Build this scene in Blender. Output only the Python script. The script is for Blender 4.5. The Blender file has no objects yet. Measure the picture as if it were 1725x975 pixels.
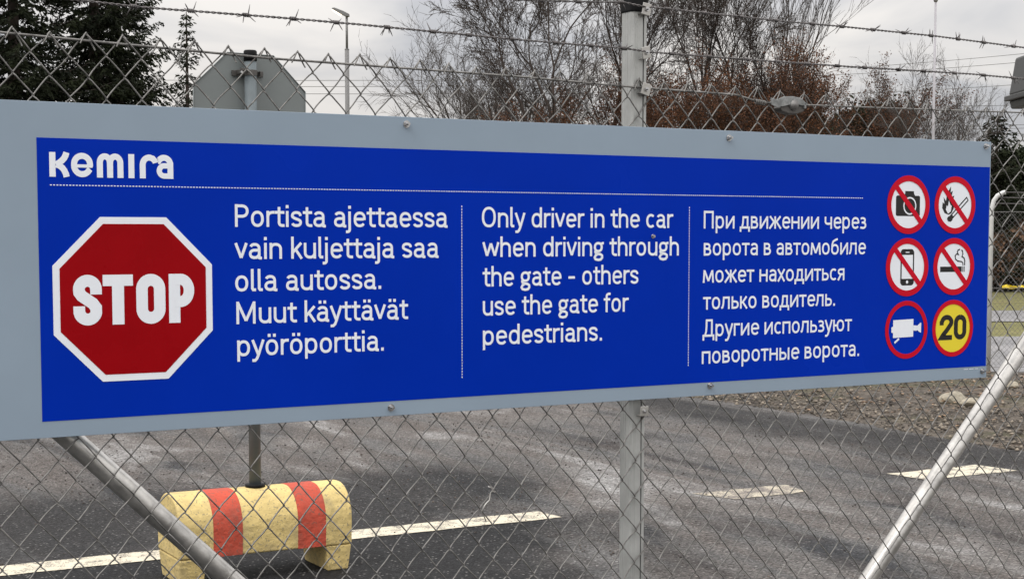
import bpy, bmesh, math, random
import numpy as np
from mathutils import Vector, Matrix
R = math.radians
SC = bpy.context.scene
COL = SC.collection
random.seed(7); RNG = np.random.default_rng(7)

# ---------------------------------------------------------------- camera
F, CX, CY, CAMH = 2700.0, 862.5, 589.0, 1.62
PITCH = math.atan((CY - 397) / F)
cd = bpy.data.cameras.new('camera'); cam = bpy.data.objects.new('camera', cd); COL.objects.link(cam)
cam.location = (0, 0, CAMH); cam.rotation_euler = (R(90) - PITCH, 0, 0)
cd.sensor_width = 36; cd.lens = 36 * F / 1725; cd.shift_y = (CY - 487.5) / 1725
cd.clip_start = 0.05; cd.clip_end = 2000
SC.camera = cam
# ---------------------------------------------------------------- world: overcast sky
W = bpy.data.worlds.new('World'); SC.world = W; W.use_nodes = True
nt = W.node_tree; nt.nodes.clear()
def N(nt, t, **k):
    n = nt.nodes.new(t)
    for a, v in k.items():
        if a in n.inputs.keys() if False else False: pass
        setattr(n, a, v)
    return n
SUN_EL, SUN_AZ = 48, 215     # azimuth clockwise from +Y
out = N(nt, 'ShaderNodeOutputWorld'); bg = N(nt, 'ShaderNodeBackground')
sky = N(nt, 'ShaderNodeTexSky', sky_type='NISHITA', sun_disc=False)
sky.sun_elevation = R(SUN_EL); sky.sun_rotation = R(SUN_AZ); sky.air_density = 1; sky.dust_density = 3
tc = N(nt, 'ShaderNodeTexCoord'); sep = N(nt, 'ShaderNodeSeparateXYZ')
nt.links.new(tc.outputs['Generated'], sep.inputs[0])
def M(nt, op, a, b=None, c=None, clamp=False):
    n = nt.nodes.new('ShaderNodeMath'); n.operation = op; n.use_clamp = clamp
    for i, v in enumerate((a, b, c)):
        if v is None: continue
        if isinstance(v, (int, float)): n.inputs[i].default_value = v
        else: nt.links.new(v, n.inputs[i])
    return n.outputs[0]
zc = M(nt, 'MAXIMUM', sep.outputs[2], 0.0)
zz = M(nt, 'ADD', zc, 0.26)
u = M(nt, 'DIVIDE', sep.outputs[0], zz); v = M(nt, 'DIVIDE', sep.outputs[1], zz)
cmb = N(nt, 'ShaderNodeCombineXYZ'); nt.links.new(u, cmb.inputs[0]); nt.links.new(v, cmb.inputs[1])
nz = N(nt, 'ShaderNodeTexNoise'); nt.links.new(cmb.outputs[0], nz.inputs['Vector'])
nz.inputs['Scale'].default_value = 2.1; nz.inputs['Detail'].default_value = 5; nz.inputs['Roughness'].default_value = .5; nz.inputs['Distortion'].default_value = .5
cr = N(nt, 'ShaderNodeValToRGB'); nt.links.new(nz.outputs[0], cr.inputs[0])
cr.color_ramp.elements[0].position = .36; cr.color_ramp.elements[0].color = (.545, .55, .575, 1)
cr.color_ramp.elements[1].position = .58; cr.color_ramp.elements[1].color = (.86, .825, .79, 1)
# overcast luminance rises towards the zenith (CIE overcast sky)
lum = M(nt, 'MULTIPLY_ADD', zc, 2.25, 0.70)
vm = N(nt, 'ShaderNodeVectorMath', operation='SCALE'); nt.links.new(cr.outputs[0], vm.inputs[0]); nt.links.new(lum, vm.inputs['Scale'])
vm2 = N(nt, 'ShaderNodeVectorMath', operation='SCALE'); nt.links.new(vm.outputs[0], vm2.inputs[0]); vm2.inputs['Scale'].default_value = 9.0
mx = N(nt, 'ShaderNodeMix', data_type='RGBA'); mx.inputs[0].default_value = .94
nt.links.new(sky.outputs[0], mx.inputs[6]); nt.links.new(vm2.outputs[0], mx.inputs[7])
nt.links.new(mx.outputs[2], bg.inputs[0]); bg.inputs[1].default_value = 0.1
nt.links.new(bg.outputs[0], out.inputs[0])
# ---------------------------------------------------------------- soft sun behind cloud
sd = bpy.data.lights.new('sun', 'SUN'); sd.energy = 0.8; sd.angle = R(22); sd.color = (1, .965, .92)
sun = bpy.data.objects.new('sun', sd); COL.objects.link(sun)
el, az = R(SUN_EL), R(SUN_AZ)
sdir = Vector((math.sin(az) * math.cos(el), math.cos(az) * math.cos(el), math.sin(el)))
sun.rotation_euler = sdir.to_track_quat('Z', 'Y').to_euler()
SC.view_settings.view_transform = 'Standard'; SC.view_settings.look = 'None'
SC.view_settings.gamma = 1; SC.view_settings.exposure = 0.32; SC.view_settings.use_curve_mapping = False
SC.cycles.max_bounces = 5; SC.cycles.diffuse_bounces = 2; SC.cycles.glossy_bounces = 3

# ================================================================ materials
def srgb(r, g, b):
    f = lambda c: (c / 255 / 12.92) if c / 255 <= .04045 else ((c / 255 + .055) / 1.055) ** 2.4
    return (f(r), f(g), f(b), 1)
def mat(name, col, rough=.6, metal=0, spec=.5, var=.0, vscale=8, bump=0, bscale=60, coat=0, col2=None, lo=.35, hi=.65, detail=4):
    m = bpy.data.materials.new(name); m.use_nodes = True; t = m.node_tree
    b = t.nodes['Principled BSDF']
    b.inputs['Base Color'].default_value = col; b.inputs['Roughness'].default_value = rough
    b.inputs['Metallic'].default_value = metal; b.inputs['Specular IOR Level'].default_value = spec
    b.inputs['Coat Weight'].default_value = coat
    c = t.nodes.new('ShaderNodeTexCoord')
    if var or col2:
        n = t.nodes.new('ShaderNodeTexNoise'); n.inputs['Scale'].default_value = vscale; n.inputs['Detail'].default_value = detail
        n.inputs['Roughness'].default_value = .65
        t.links.new(c.outputs['Object'], n.inputs['Vector'])
        r = t.nodes.new('ShaderNodeValToRGB'); t.links.new(n.outputs[0], r.inputs[0])
        c2 = col2 or tuple(min(1, x * (1 + var)) for x in col[:3]) + (1,)
        c1 = col if col2 else tuple(x * (1 - var) for x in col[:3]) + (1,)
        r.color_ramp.elements[0].position = lo; r.color_ramp.elements[0].color = c1
        r.color_ramp.elements[1].position = hi; r.color_ramp.elements[1].color = c2
        t.links.new(r.outputs[0], b.inputs['Base Color'])
        q = M(t, 'MULTIPLY_ADD', n.outputs[0], .3, rough - .15, clamp=True); t.links.new(q, b.inputs['Roughness'])
    if bump:
        n = t.nodes.new('ShaderNodeTexNoise'); n.inputs['Scale'].default_value = bscale; n.inputs['Detail'].default_value = 4
        t.links.new(c.outputs['Object'], n.inputs['Vector'])
        bp = t.nodes.new('ShaderNodeBump'); bp.inputs['Strength'].default_value = bump; bp.inputs['Distance'].default_value = .01
        t.links.new(n.outputs[0], bp.inputs['Height']); t.links.new(bp.outputs[0], b.inputs['Normal'])
    return m
MT = {}
MT['galv'] = mat('galvanised_wire', (.185, .180, .172, 1), .5, .5, var=.5, vscale=40)
MT['galv_dull'] = mat('dull_wire', (.22, .215, .21, 1), .5, .6, var=.25, vscale=40)
MT['barb'] = mat('barbed_wire', (.15, .14, .14, 1), .5, .6, var=.35, vscale=50)
MT['post'] = mat('post_aluminium', (.44, .45, .44, 1), .42, .35, var=.10, vscale=9, bump=.05, bscale=200)
MT['pipe'] = mat('galvanised_pipe', (.50, .49, .47, 1), .36, .8, var=.2, vscale=22, bump=.05, bscale=90)
MT['clip'] = mat('clip_metal', (.48, .47, .45, 1), .32, .8, var=.1)
MT['steel'] = mat('bolt_steel', (.55, .55, .56, 1), .22, 1)
MT['black'] = mat('black_plastic', (.004, .004, .005, 1), .6, spec=.2)
MT['grey_panel'] = mat('grey_sign_paint', (.262, .335, .415, 1), .34, spec=.5, var=.035, vscale=3)
MT['blue'] = mat('blue_vinyl', (.0, .0265, .40, 1), .24, spec=.06, var=.05, vscale=2)
MT['white'] = mat('white_vinyl', (.84, .88, .94, 1), .35, var=.02, vscale=20)
MT['red'] = mat('red_vinyl', (.30, .0005, .004, 1), .28, spec=.10, var=.06, vscale=5)
MT['red2'] = mat('red_picto_vinyl', (.56, .003, .02, 1), .3, spec=.15)
MT['ink'] = mat('black_vinyl', (.006, .006, .007, 1), .35)
MT['yellow'] = mat('yellow_vinyl', (.80, .66, .03, 1), .35)
MT['plate_back'] = mat('sign_plate_back', (.185, .205, .205, 1), .5, .15, var=.06, vscale=3)
MT['pole'] = mat('sign_pole_metal', (.125, .150, .162, 1), .6, .0, var=.12, vscale=12)
MT['rubber'] = mat('dark_bracket', (.10, .095, .09, 1), .5, .4, var=.2)
MT['bark'] = mat('dark_bark', (.040, .030, .025, 1), .9, var=.35, vscale=6, bump=.3, bscale=20)
MT['bark_grey'] = mat('grey_twigs', (.055, .045, .040, 1), .9, var=.3, vscale=3)
MT['needles'] = mat('spruce_needles', (.004, .007, .003, 1), .85, col2=(.017, .022, .008, 1), vscale=1.3, spec=.2)
MT['needles2'] = mat('pine_needles', (.010, .017, .007, 1), .8, col2=(.03, .038, .015, 1), vscale=1.0, spec=.2)
MT['brownleaf'] = mat('dry_brown_leaves', (.040, .019, .011, 1), .8, col2=(.155, .068, .034, 1), vscale=2.2, spec=.2)
MT['hedge'] = mat('brown_hedge', (.10, .064, .042, 1), .9, col2=(.24, .145, .095, 1), vscale=.8, spec=.1)
MT['lamp_metal'] = mat('lamp_post_metal', (.20, .20, .20, 1), .6, .1, var=.08)
MT['mast'] = mat('mast_white', (.40, .39, .42, 1), .5, var=.06)
MT['cable'] = mat('cable', (.10, .10, .10, 1), .6)
MT['hood'] = mat('grey_hood_plastic', (.055, .057, .058, 1), .55, var=.08)
MT['stone'] = mat('pale_rock', (.30, .27, .21, 1), .85, var=.3, vscale=9, bump=.5, bscale=25)
MT['tape'] = mat('yellow_tape', (.75, .55, .02, 1), .4)
MT['farpost'] = mat('far_post_white', (.62, .63, .62, 1), .5, var=.08)

def emis(name, col, s):
    m = bpy.data.materials.new(name); m.use_nodes = True; b = m.node_tree.nodes['Principled BSDF']
    b.inputs['Emission Color'].default_value = col; b.inputs['Emission Strength'].default_value = s; return m
MT['glow'] = emis('lamp_glow', (1, .86, .66, 1), 2.2)

# ================================================================ object helpers
def tag(o, label=None, cat=None, group=None, kind=None):
    if label: o['label'] = label
    if cat: o['category'] = cat
    if group: o['group'] = group
    if kind: o['kind'] = kind
    return o
def empty(name, loc=(0, 0, 0), rz=0):
    o = bpy.data.objects.new(name, None); COL.objects.link(o); o.location = loc; o.rotation_euler = (0, 0, rz); o.empty_display_size = .1
    return o
class MB:
    def __init__(s): s.v = []; s.f = []
    def add(s, vs, fs):
        k = len(s.v); s.v += [tuple(p) for p in vs]; s.f += [tuple(i + k for i in f) for f in fs]; return s
    def box(s, c, size, rot=None):
        hx, hy, hz = (x / 2 for x in size)
        vs = [Vector((x, y, z)) for x in (-hx, hx) for y in (-hy, hy) for z in (-hz, hz)]
        if rot: vs = [rot @ q for q in vs]
        vs = [q + Vector(c) for q in vs]
        return s.add(vs, [(0, 1, 3, 2), (4, 6, 7, 5), (0, 4, 5, 1), (2, 3, 7, 6), (0, 2, 6, 4), (1, 5, 7, 3)])
    def tube(s, pts, r, n=6, cap=True):
        P = [Vector(p) for p in pts]; m = len(P)
        rr = r if isinstance(r, (list, tuple)) else [r] * m
        up = None; vs = []; fs = []
        for i in range(m):
            t = (P[min(i + 1, m - 1)] - P[max(i - 1, 0)])
            if t.length < 1e-9: t = Vector((0, 0, 1))
            t.normalize()
            if up is None: up = Vector((0, 0, 1)) if abs(t.z) < .9 else Vector((1, 0, 0))
            a = up - t * up.dot(t)
            if a.length < 1e-6: a = t.orthogonal()
            a.normalize(); up = a; b = t.cross(a)
            for k in range(n):
                w = 2 * math.pi * k / n
                vs.append(P[i] + (a * math.cos(w) + b * math.sin(w)) * rr[i])
        for i in range(m - 1):
            for k in range(n):
                k2 = (k + 1) % n
                fs.append((i * n + k, i * n + k2, (i + 1) * n + k2, (i + 1) * n + k))
        if cap: fs.append(tuple(range(n - 1, -1, -1))); fs.append(tuple((m - 1) * n + k for k in range(n)))
        return s.add(vs, fs)
    def prism(s, poly, a, b, fn=lambda x, y, z: (x, y, z)):
        """poly of (x,y) extruded from z=a to z=b through fn"""
        n = len(poly)
        vs = [fn(x, y, a) for x, y in poly] + [fn(x, y, b) for x, y in poly]
        fs = [tuple(range(n - 1, -1, -1)), tuple(range(n, 2 * n))]
        fs += [(i, (i + 1) % n, n + (i + 1) % n, n + i) for i in range(n)]
        return s.add(vs, fs)
    def build(s, name, m, parent=None, smooth=False, bevel=0, segs=2, tri=False):
        me = bpy.data.meshes.new(name); me.from_pydata(s.v, [], s.f)
        if tri or bevel:
            bm = bmesh.new(); bm.from_mesh(me)
            bmesh.ops.recalc_face_normals(bm, faces=bm.faces)
            if tri: bmesh.ops.triangulate(bm, faces=[f for f in bm.faces if len(f.verts) > 4], ngon_method='EAR_CLIP')
            bm.to_mesh(me); bm.free()
        me.materials.append(m)
        if smooth: me.polygons.foreach_set('use_smooth', [True] * len(me.polygons))
        o = bpy.data.objects.new(name, me); COL.objects.link(o)
        if parent: o.parent = parent
        if bevel:
            md = o.modifiers.new('bevel', 'BEVEL'); md.width = bevel; md.segments = segs; md.limit_method = 'ANGLE'; md.angle_limit = R(35)
        if smooth and bevel:
            md = o.modifiers.new('wn', 'WEIGHTED_NORMAL')
        return o
def npmesh(name, V, Q, m, parent=None, smooth=False):
    me = bpy.data.meshes.new(name); V = np.asarray(V, np.float32); Q = np.asarray(Q, np.int32); k = Q.shape[1]
    me.vertices.add(len(V)); me.vertices.foreach_set('co', V.ravel())
    me.loops.add(Q.size); me.loops.foreach_set('vertex_index', Q.ravel())
    me.polygons.add(len(Q)); me.polygons.foreach_set('loop_start', np.arange(len(Q), dtype=np.int32) * k)
    if smooth: me.polygons.foreach_set('use_smooth', np.ones(len(Q), bool))
    me.update(calc_edges=True); me.validate()
    me.materials.append(m); o = bpy.data.objects.new(name, me); COL.objects.link(o)
    if parent: o.parent = parent
    return o
def nptubes(paths, r, n=6):
    """paths (K,m,3) -> V,Q ; fixed frame approx"""
    paths = np.asarray(paths, float); K, m, _ = paths.shape
    T = np.gradient(paths, axis=1); T /= np.linalg.norm(T, axis=2, keepdims=True) + 1e-12
    ref = np.array([0, 1.0, 0]); A = ref - T * (T @ ref)[..., None]; A /= np.linalg.norm(A, axis=2, keepdims=True) + 1e-9
    B = np.cross(T, A)
    w = 2 * np.pi * np.arange(n) / n
    r = np.broadcast_to(np.asarray(r, float), (K, m))
    V = paths[:, :, None, :] + r[..., None, None] * (A[:, :, None, :] * np.cos(w)[None, None, :, None] + B[:, :, None, :] * np.sin(w)[None, None, :, None])
    idx = np.arange(K * m * n).reshape(K, m, n)
    a = idx[:, :-1]; b = idx[:, 1:]
    Q = np.stack([a, np.roll(a, -1, 2), np.roll(b, -1, 2), b], -1).reshape(-1, 4)
    return V.reshape(-1, 3), Q
def ray(px, py):
    x = (px - CX) / F; y = -(py - CY) / F; c, s = math.cos(PITCH), math.sin(PITCH)
    return Vector((x, c + y * s, -s + y * c))
def ground_at(px, py, z=0):
    r = ray(px, py); t = (z - CAMH) / r.z; return Vector((r.x * t, r.y * t, z))
def at(px, py, Y):
    r = ray(px, py); t = Y / r.y; return Vector((r.x * t, Y, CAMH + r.z * t))

# ================================================================ ground, road, verge
def ground_material(name, kind):
    m = bpy.data.materials.new(name); m.use_nodes = True; t = m.node_tree; L = t.links
    b = t.nodes['Principled BSDF']; c = t.nodes.new('ShaderNodeTexCoord')
    def noise(sc, det=5, rough=.6, dist=0, vec=None, stretch=None):
        n = t.nodes.new('ShaderNodeTexNoise'); n.inputs['Scale'].default_value = sc; n.inputs['Detail'].default_value = det
        n.inputs['Roughness'].default_value = rough; n.inputs['Distortion'].default_value = dist
        src = vec or c.outputs['Object']
        if stretch:
            mp = t.nodes.new('ShaderNodeMapping'); mp.vector_type = 'TEXTURE'; mp.inputs['Rotation'].default_value = (0, 0, stretch[0]); mp.inputs['Scale'].default_value = (1 / stretch[1], 1 / stretch[2], 1)
            L.new(src, mp.inputs[0]); src = mp.outputs[0]
        L.new(src, n.inputs['Vector']); return n.outputs[0]
    def ramp(v, stops):
        r = t.nodes.new('ShaderNodeValToRGB'); L.new(v, r.inputs[0]); e = r.color_ramp.elements
        e[0].position, e[0].color = stops[0]; e[1].position, e[1].color = stops[-1]
        for p, cc in stops[1:-1]: q = e.new(p); q.color = cc
        return r.outputs[0]
    def mix(f, a, bb, mode='MIX'):
        x = t.nodes.new('ShaderNodeMix'); x.data_type = 'RGBA'; x.blend_type = mode
        if isinstance(f, float): x.inputs[0].default_value = f
        else: L.new(f, x.inputs[0])
        for i, q in ((6, a), (7, bb)):
            if isinstance(q, tuple): x.inputs[i].default_value = q
            else: L.new(q, x.inputs[i])
        return x.outputs[2]
    g = lambda x: (x, x, x, 1)
    fine = noise(260, 3, .7); mid = noise(38, 6, .7); patch = noise(.55, 4, .5, 1.2, stretch=(R(-20), .5, 1.5))
    if kind == 'road':
        # distance to the painted line (metres) decides where the newer dark asphalt lies
        sp = t.nodes.new('ShaderNodeSeparateXYZ'); L.new(c.outputs['Object'], sp.inputs[0])
        dl = M(t, 'ADD', M(t, 'MULTIPLY', sp.outputs[0], -.5045), M(t, 'MULTIPLY', M(t, 'SUBTRACT', sp.outputs[1], 9.09), .8634))
        wob = M(t, 'MULTIPLY_ADD', noise(1.1, 4, .6, .5), 1.6, -.8)
        dn = M(t, 'ADD', dl, wob)
        xw = M(t, 'MULTIPLY_ADD', noise(.8, 3), 3.0, -1.5)
        near = M(t, 'MULTIPLY', M(t, 'SUBTRACT', 0.45, M(t, 'MULTIPLY', dl, 6.0), clamp=True), M(t, 'MULTIPLY', M(t, 'SUBTRACT', 1.15, M(t, 'ADD', sp.outputs[0], M(t, 'MULTIPLY', xw, .8))), .9, clamp=True))
        # dark damp asphalt strip beyond the line on the left
        left = M(t, 'MULTIPLY', M(t, 'SUBTRACT', 1.0, M(t, 'MULTIPLY', M(t, 'ABSOLUTE', M(t, 'SUBTRACT', dn, 1.0)), .62), clamp=True), M(t, 'SUBTRACT', .5, M(t, 'ADD', sp.outputs[0], M(t,'MULTIPLY',xw,.4)), clamp=True))
        # dark edge strip along the far side
        far = M(t, 'MULTIPLY', M(t, 'SUBTRACT', 1.0, M(t, 'MULTIPLY', M(t, 'ABSOLUTE', M(t, 'SUBTRACT', M(t,'ADD',M(t,'ADD', sp.outputs[1], M(t,'MULTIPLY',sp.outputs[0],1.78)),M(t,'MULTIPLY',wob,.6)), 18.0)), .55), clamp=True), M(t, 'MULTIPLY', M(t, 'SUBTRACT', sp.outputs[0], .5), 1.0, clamp=True))
        swirl = noise(.42, 5, .55, 1.6, stretch=(R(-66), .5, 1.9))
        swirl2 = noise(1.6, 4, .6, .8, stretch=(R(-60), .35, 1.8))
        base = ramp(swirl, [(.36, (.062, .064, .069, 1)), (.45, (.165, .162, .160, 1)), (.54, (.20, .185, .175, 1)), (.64, (.38, .375, .37, 1))])
        base = mix(M(t, 'MULTIPLY', ramp(swirl2, [(.42, g(0)), (.62, g(1))]), .5), base, (.115, .096, .086, 1))
        dark = M(t, 'MAXIMUM', M(t, 'MULTIPLY', near, 1.0, clamp=True), M(t, 'MAXIMUM', M(t, 'MULTIPLY', M(t, 'MULTIPLY', left, 1.7, clamp=True), .86), M(t, 'MULTIPLY', M(t, 'MULTIPLY', far, 1.5, clamp=True), .84)))
        base = mix(dark, base, mix(patch, (.017, .018, .020, 1), (.042, .042, .044, 1)))
        cvec = t.nodes.new('ShaderNodeTexVoronoi'); cvec.inputs['Scale'].default_value = 95; L.new(c.outputs['Object'], cvec.inputs['Vector'])
        speck = ramp(cvec.outputs['Color'], [(.0, g(.35)), (.5, g(.9)), (.85, g(1.4)), (1, g(3.2))])
        base = mix(1.0, base, speck, 'MULTIPLY')
        base = mix(1.0, base, ramp(mid, [(.3, g(.68)), (.5, g(1)), (.7, g(1.3))]), 'MULTIPLY')
        v2 = t.nodes.new('ShaderNodeTexVoronoi'); v2.inputs['Scale'].default_value = 55; L.new(c.outputs['Object'], v2.inputs['Vector'])
        sc_ = t.nodes.new('ShaderNodeSeparateColor'); L.new(v2.outputs['Color'], sc_.inputs[0])
        base = mix(M(t, 'MULTIPLY', ramp(sc_.outputs[0], [(.86, g(0)), (.90, g(1))]), ramp(v2.outputs['Distance'], [(.25, g(1)), (.42, g(0))])), base, (.26, .255, .245, 1))
        base = mix(M(t, 'MULTIPLY', ramp(sc_.outputs[1], [(.86, g(0)), (.90, g(.85))]), ramp(v2.outputs['Distance'], [(.25, g(1)), (.42, g(0))])), base, (.022, .02, .02, 1))
        L.new(base, b.inputs['Base Color'])
        L.new(M(t, 'MULTIPLY_ADD', dark, -.12, .82), b.inputs['Roughness'])
        b.inputs['Specular IOR Level'].default_value = .12
        bs, bd, hh = 1.0, .010, M(t, 'ADD', M(t, 'MULTIPLY', cvec.outputs['Distance'], -.6), fine)
    elif kind == 'paint':
        wear = noise(9, 6, .75); pores = noise(150, 3, .7)
        col = mix(M(t, 'MULTIPLY', wear, .55), (.70, .64, .50, 1), (.44, .40, .31, 1))
        bare = ramp(M(t, 'ADD', M(t, 'MULTIPLY', wear, .55), M(t, 'MULTIPLY', pores, .5)), [(.545, g(0)), (.585, g(1))])
        L.new(mix(bare, col, (.10, .09, .085, 1)), b.inputs['Base Color']); b.inputs['Roughness'].default_value = .75
        bs, bd, hh = .5, .004, pores
    elif kind == 'paint_worn':
        wear = noise(6, 6, .75); pores = noise(90, 4, .75)
        bare = ramp(M(t, 'ADD', M(t, 'MULTIPLY', wear, .6), M(t, 'MULTIPLY', pores, .5)), [(.50, g(0)), (.58, g(1))])
        L.new(mix(bare, (.52, .47, .36, 1), (.15, .13, .12, 1)), b.inputs['Base Color']); b.inputs['Roughness'].default_value = .8
        bs, bd, hh = .5, .004, pores
    elif kind == 'verge':
        cvec = t.nodes.new('ShaderNodeTexVoronoi'); cvec.inputs['Scale'].default_value = 26; L.new(c.outputs['Object'], cvec.inputs['Vector'])
        base = ramp(noise(1.2, 6, .7, .6), [(.35, (.035, .028, .022, 1)), (.55, (.10, .083, .066, 1)), (.7, (.07, .045, .028, 1))])
        base = mix(1.0, base, ramp(cvec.outputs['Color'], [(0, g(.5)), (.55, g(1.1)), (1, g(2.2))]), 'MULTIPLY')
        moss = ramp(noise(.7, 5, .65, .5), [(.50, g(0)), (.62, g(1))])
        base = mix(M(t, 'MULTIPLY', moss, .6), base, (.06, .062, .018, 1))
        L.new(base, b.inputs['Base Color']); b.inputs['Roughness'].default_value = .9
        bs, bd, hh = 1.0, .03, M(t, 'SUBTRACT', 1.0, cvec.outputs['Distance'])
    elif kind == 'grass':
        base = ramp(noise(1.1, 6, .75, stretch=(0, .5, 1.5)), [(.35, (.105, .095, .032, 1)), (.52, (.17, .165, .055, 1)), (.68, (.22, .175, .085, 1))])
        base = mix(1.0, base, ramp(noise(30, 4, .7), [(.3, g(.55)), (.7, g(1.5))]), 'MULTIPLY')
        L.new(base, b.inputs['Base Color']); b.inputs['Roughness'].default_value = .95
        bs, bd, hh = .8, .03, noise(30, 4, .7)
    else:
        base = ramp(noise(.4, 5, .6), [(.35, (.16, .16, .165, 1)), (.65, (.26, .255, .26, 1))])
        base = mix(1.0, base, ramp(noise(40, 4, .7), [(.3, g(.75)), (.7, g(1.25))]), 'MULTIPLY')
        L.new(base, b.inputs['Base Color']); b.inputs['Roughness'].default_value = .7
        bs, bd, hh = .4, .01, fine
    bp = t.nodes.new('ShaderNodeBump'); bp.inputs['Strength'].default_value = bs; bp.inputs['Distance'].default_value = bd
    L.new(hh, bp.inputs['Height']); L.new(bp.outputs[0], b.inputs['Normal'])
    return m
G = {k: ground_material('ground_' + k, k) for k in ('road', 'paint', 'paint_worn', 'verge', 'grass', 'path')}

def sheet(name, poly, z, m, label=None):
    o = MB().add([(x, y, z) for x, y in poly], [tuple(range(len(poly)))]).build(name, m, tri=True)
    return tag(o, kind='structure', label=label)
sheet('ground', [(-900, -900), (900, -900), (900, 1500), (-900, 1500)], -0.02, G['grass'], 'worn yellowish grass and ground reaching the horizon')
# road edge: wavy line running from far left-back to the right front
edge = [(-40, 46), (-16, 34), (-6.5, 26.5), (-1.5, 20.5), (.55, 17.9), (1.5, 16.65), (2.1, 15.6), (2.75, 14.4), (3.2, 13.4), (3.75, 12.2), (4.6, 10.9), (6.0, 9.2), (9, 7), (16, 3.5), (30, -2)]
rnd = random.Random(3)
def densify(pts, k=8, amp=.05):
    o = []
    for (x0, y0), (x1, y1) in zip(pts[:-1], pts[1:]):
        for i in range(k):
            t = i / k; o.append((x0 + (x1 - x0) * t + rnd.uniform(-amp, amp), y0 + (y1 - y0) * t + rnd.uniform(-amp, amp)))
    o.append(pts[-1]); return o
edge = densify(edge)
sheet('road', [(-60, -30), (30, -30)] + edge[::-1] + [(-60, 46)], 0.0, G['road'], 'grey brown asphalt yard with darker patches and drifts of grit')
# gravel verge from that edge back to the second roadway (slightly raised mesh bank)
vb = [(60, -2), (60, 20.6), (6.4, 19.2), (2, 20.5), (-8, 40), (-40, 60)]
sheet('gravel_verge', edge + vb, -0.008, G['verge'], 'rough verge of gravel, dead leaves and moss')
sheet('side_road', [(6.1, 19.1), (60, 20.4), (60, 27.5), (8, 25.9), (0.5, 25.6), (.2, 20)], -0.004, G['path'], 'pale grey roadway beyond the verge')
sheet('gravel_path', [(-10, 30.2), (60, 31.2), (60, 35.4), (-10, 34.8)], -0.006, G['path'], 'grey path crossing the grass')
# painted line and dashes, all on one straight line over the asphalt
LA, LB = Vector((-2.479, 7.666)), Vector((2.994, 10.875))
ld = (LB - LA).normalized(); ln = Vector((-ld.y, ld.x))
def line_at(px, py):      # metres along the line
    g = ground_at(px, py); return (Vector((g.x, g.y)) - LA).dot(ld)
def dash(a, b, w, m, lab, off=0, jag=.02):
    n = max(6, int((b - a) / .12)); up = []; dn = []
    for i in range(n + 1):
        t = a + (b - a) * i / n
        for lst, s in ((up, 1), (dn, -1)):
            q = LA + ld * (t + (rnd.uniform(-jag, jag) * 3 if i in (0, n) else 0)) + ln * (off + s * w / 2 + rnd.uniform(-jag, jag) * .4); lst.append((q.x, q.y))
    sheet('road_marking', dn + up[::-1], 0.004, m, lab)
dash(-6, line_at(935, 866), .24, G['paint'], 'long solid cream line running behind the concrete sign foot', 0)
dash(line_at(1205, 833), line_at(1352, 822), .30, G['paint_worn'], 'short worn dash half buried under grit', .02, .05)
dash(line_at(1512, 803), line_at(1700, 789), .34, G['paint'], 'short clean cream dash farthest to the right', .02, .03)

# loose grit and gravel
def pebbles(name, pts, smin, smax, m, lab, flat=.6, power=3.0):
    K = len(pts); base = np.array([(1, 0, 0), (0, 1, 0), (-1, 0, 0), (0, -1, 0), (.1, .1, 1), (0, 0, -.6)], float)
    fac = np.array([(0, 1, 4), (1, 2, 4), (2, 3, 4), (3, 0, 4), (1, 0, 5), (2, 1, 5), (3, 2, 5), (0, 3, 5)])
    s = smin + (smax - smin) * RNG.random(K) ** power
    J = base[None] * (RNG.random((K, 6, 3)) * .7 + .6) * np.stack([s, s * (.6 + .5 * RNG.random(K)), s * flat], -1)[:, None, :]
    a = RNG.random(K) * 6.28; c, sn = np.cos(a)[:, None], np.sin(a)[:, None]
    X = J[..., 0] * c - J[..., 1] * sn; Y = J[..., 0] * sn + J[..., 1] * c
    V = np.stack([X, Y, J[..., 2] + s[:, None] * flat * .4], -1) + np.asarray(pts)[:, None, :]
    Q = (fac[None] + (np.arange(K) * 6)[:, None, None]).reshape(-1, 3)
    return tag(npmesh(name, V.reshape(-1, 3), Q, m), kind='stuff', label=lab)
MT['grit'] = mat('dark_grit', (.028, .022, .02, 1), .85, col2=(.16, .13, .11, 1), vscale=40, detail=1, lo=.45, hi=.72)
MT['gravel'] = mat('mixed_gravel', (.045, .038, .031, 1), .85, col2=(.34, .29, .23, 1), vscale=17, detail=1, lo=.4, hi=.7)
MT['leaf_litter'] = mat('leaf_litter', (.09, .048, .026, 1), .8, col2=(.30, .20, .12, 1), vscale=12, detail=1)
def noise2(x, y): return np.sin(x * 1.7 + 1.3 * np.sin(y * .9)) * .5 + np.sin(y * 2.3 - x * 1.1 + np.sin(x * 2.1)) * .5
ex = np.array([e[0] for e in edge]); ey = np.array([e[1] for e in edge])
def edge_y(x): return np.interp(x, ex, ey)
n = 52000; x = RNG.uniform(-5, 6.5, n); y = RNG.uniform(6.3, 17, n)
uu, ww = x * .38 - y * .92, x * .92 + y * .38; band = noise2(uu * .45 + 2, ww * 1.5 + .4 * np.sin(uu * .8))
keep = (np.abs(x) < y * .40) & (y < edge_y(x) - .05) & (RNG.random(n) < np.clip(.18 + .5 * band, .05, .8)) & ((y - 9.09 - .58 * x > -.1) | (x > .3) | (RNG.random(n) < .18))
pebbles('road_grit', np.stack([x, y, 0 * x + .004], -1)[keep], .0025, .012, MT['grit'], 'dark grit and small stones scattered over the asphalt')
n = 60000; x = RNG.uniform(-1.0, 9.5, n); y = RNG.uniform(9, 21, n)
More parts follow.
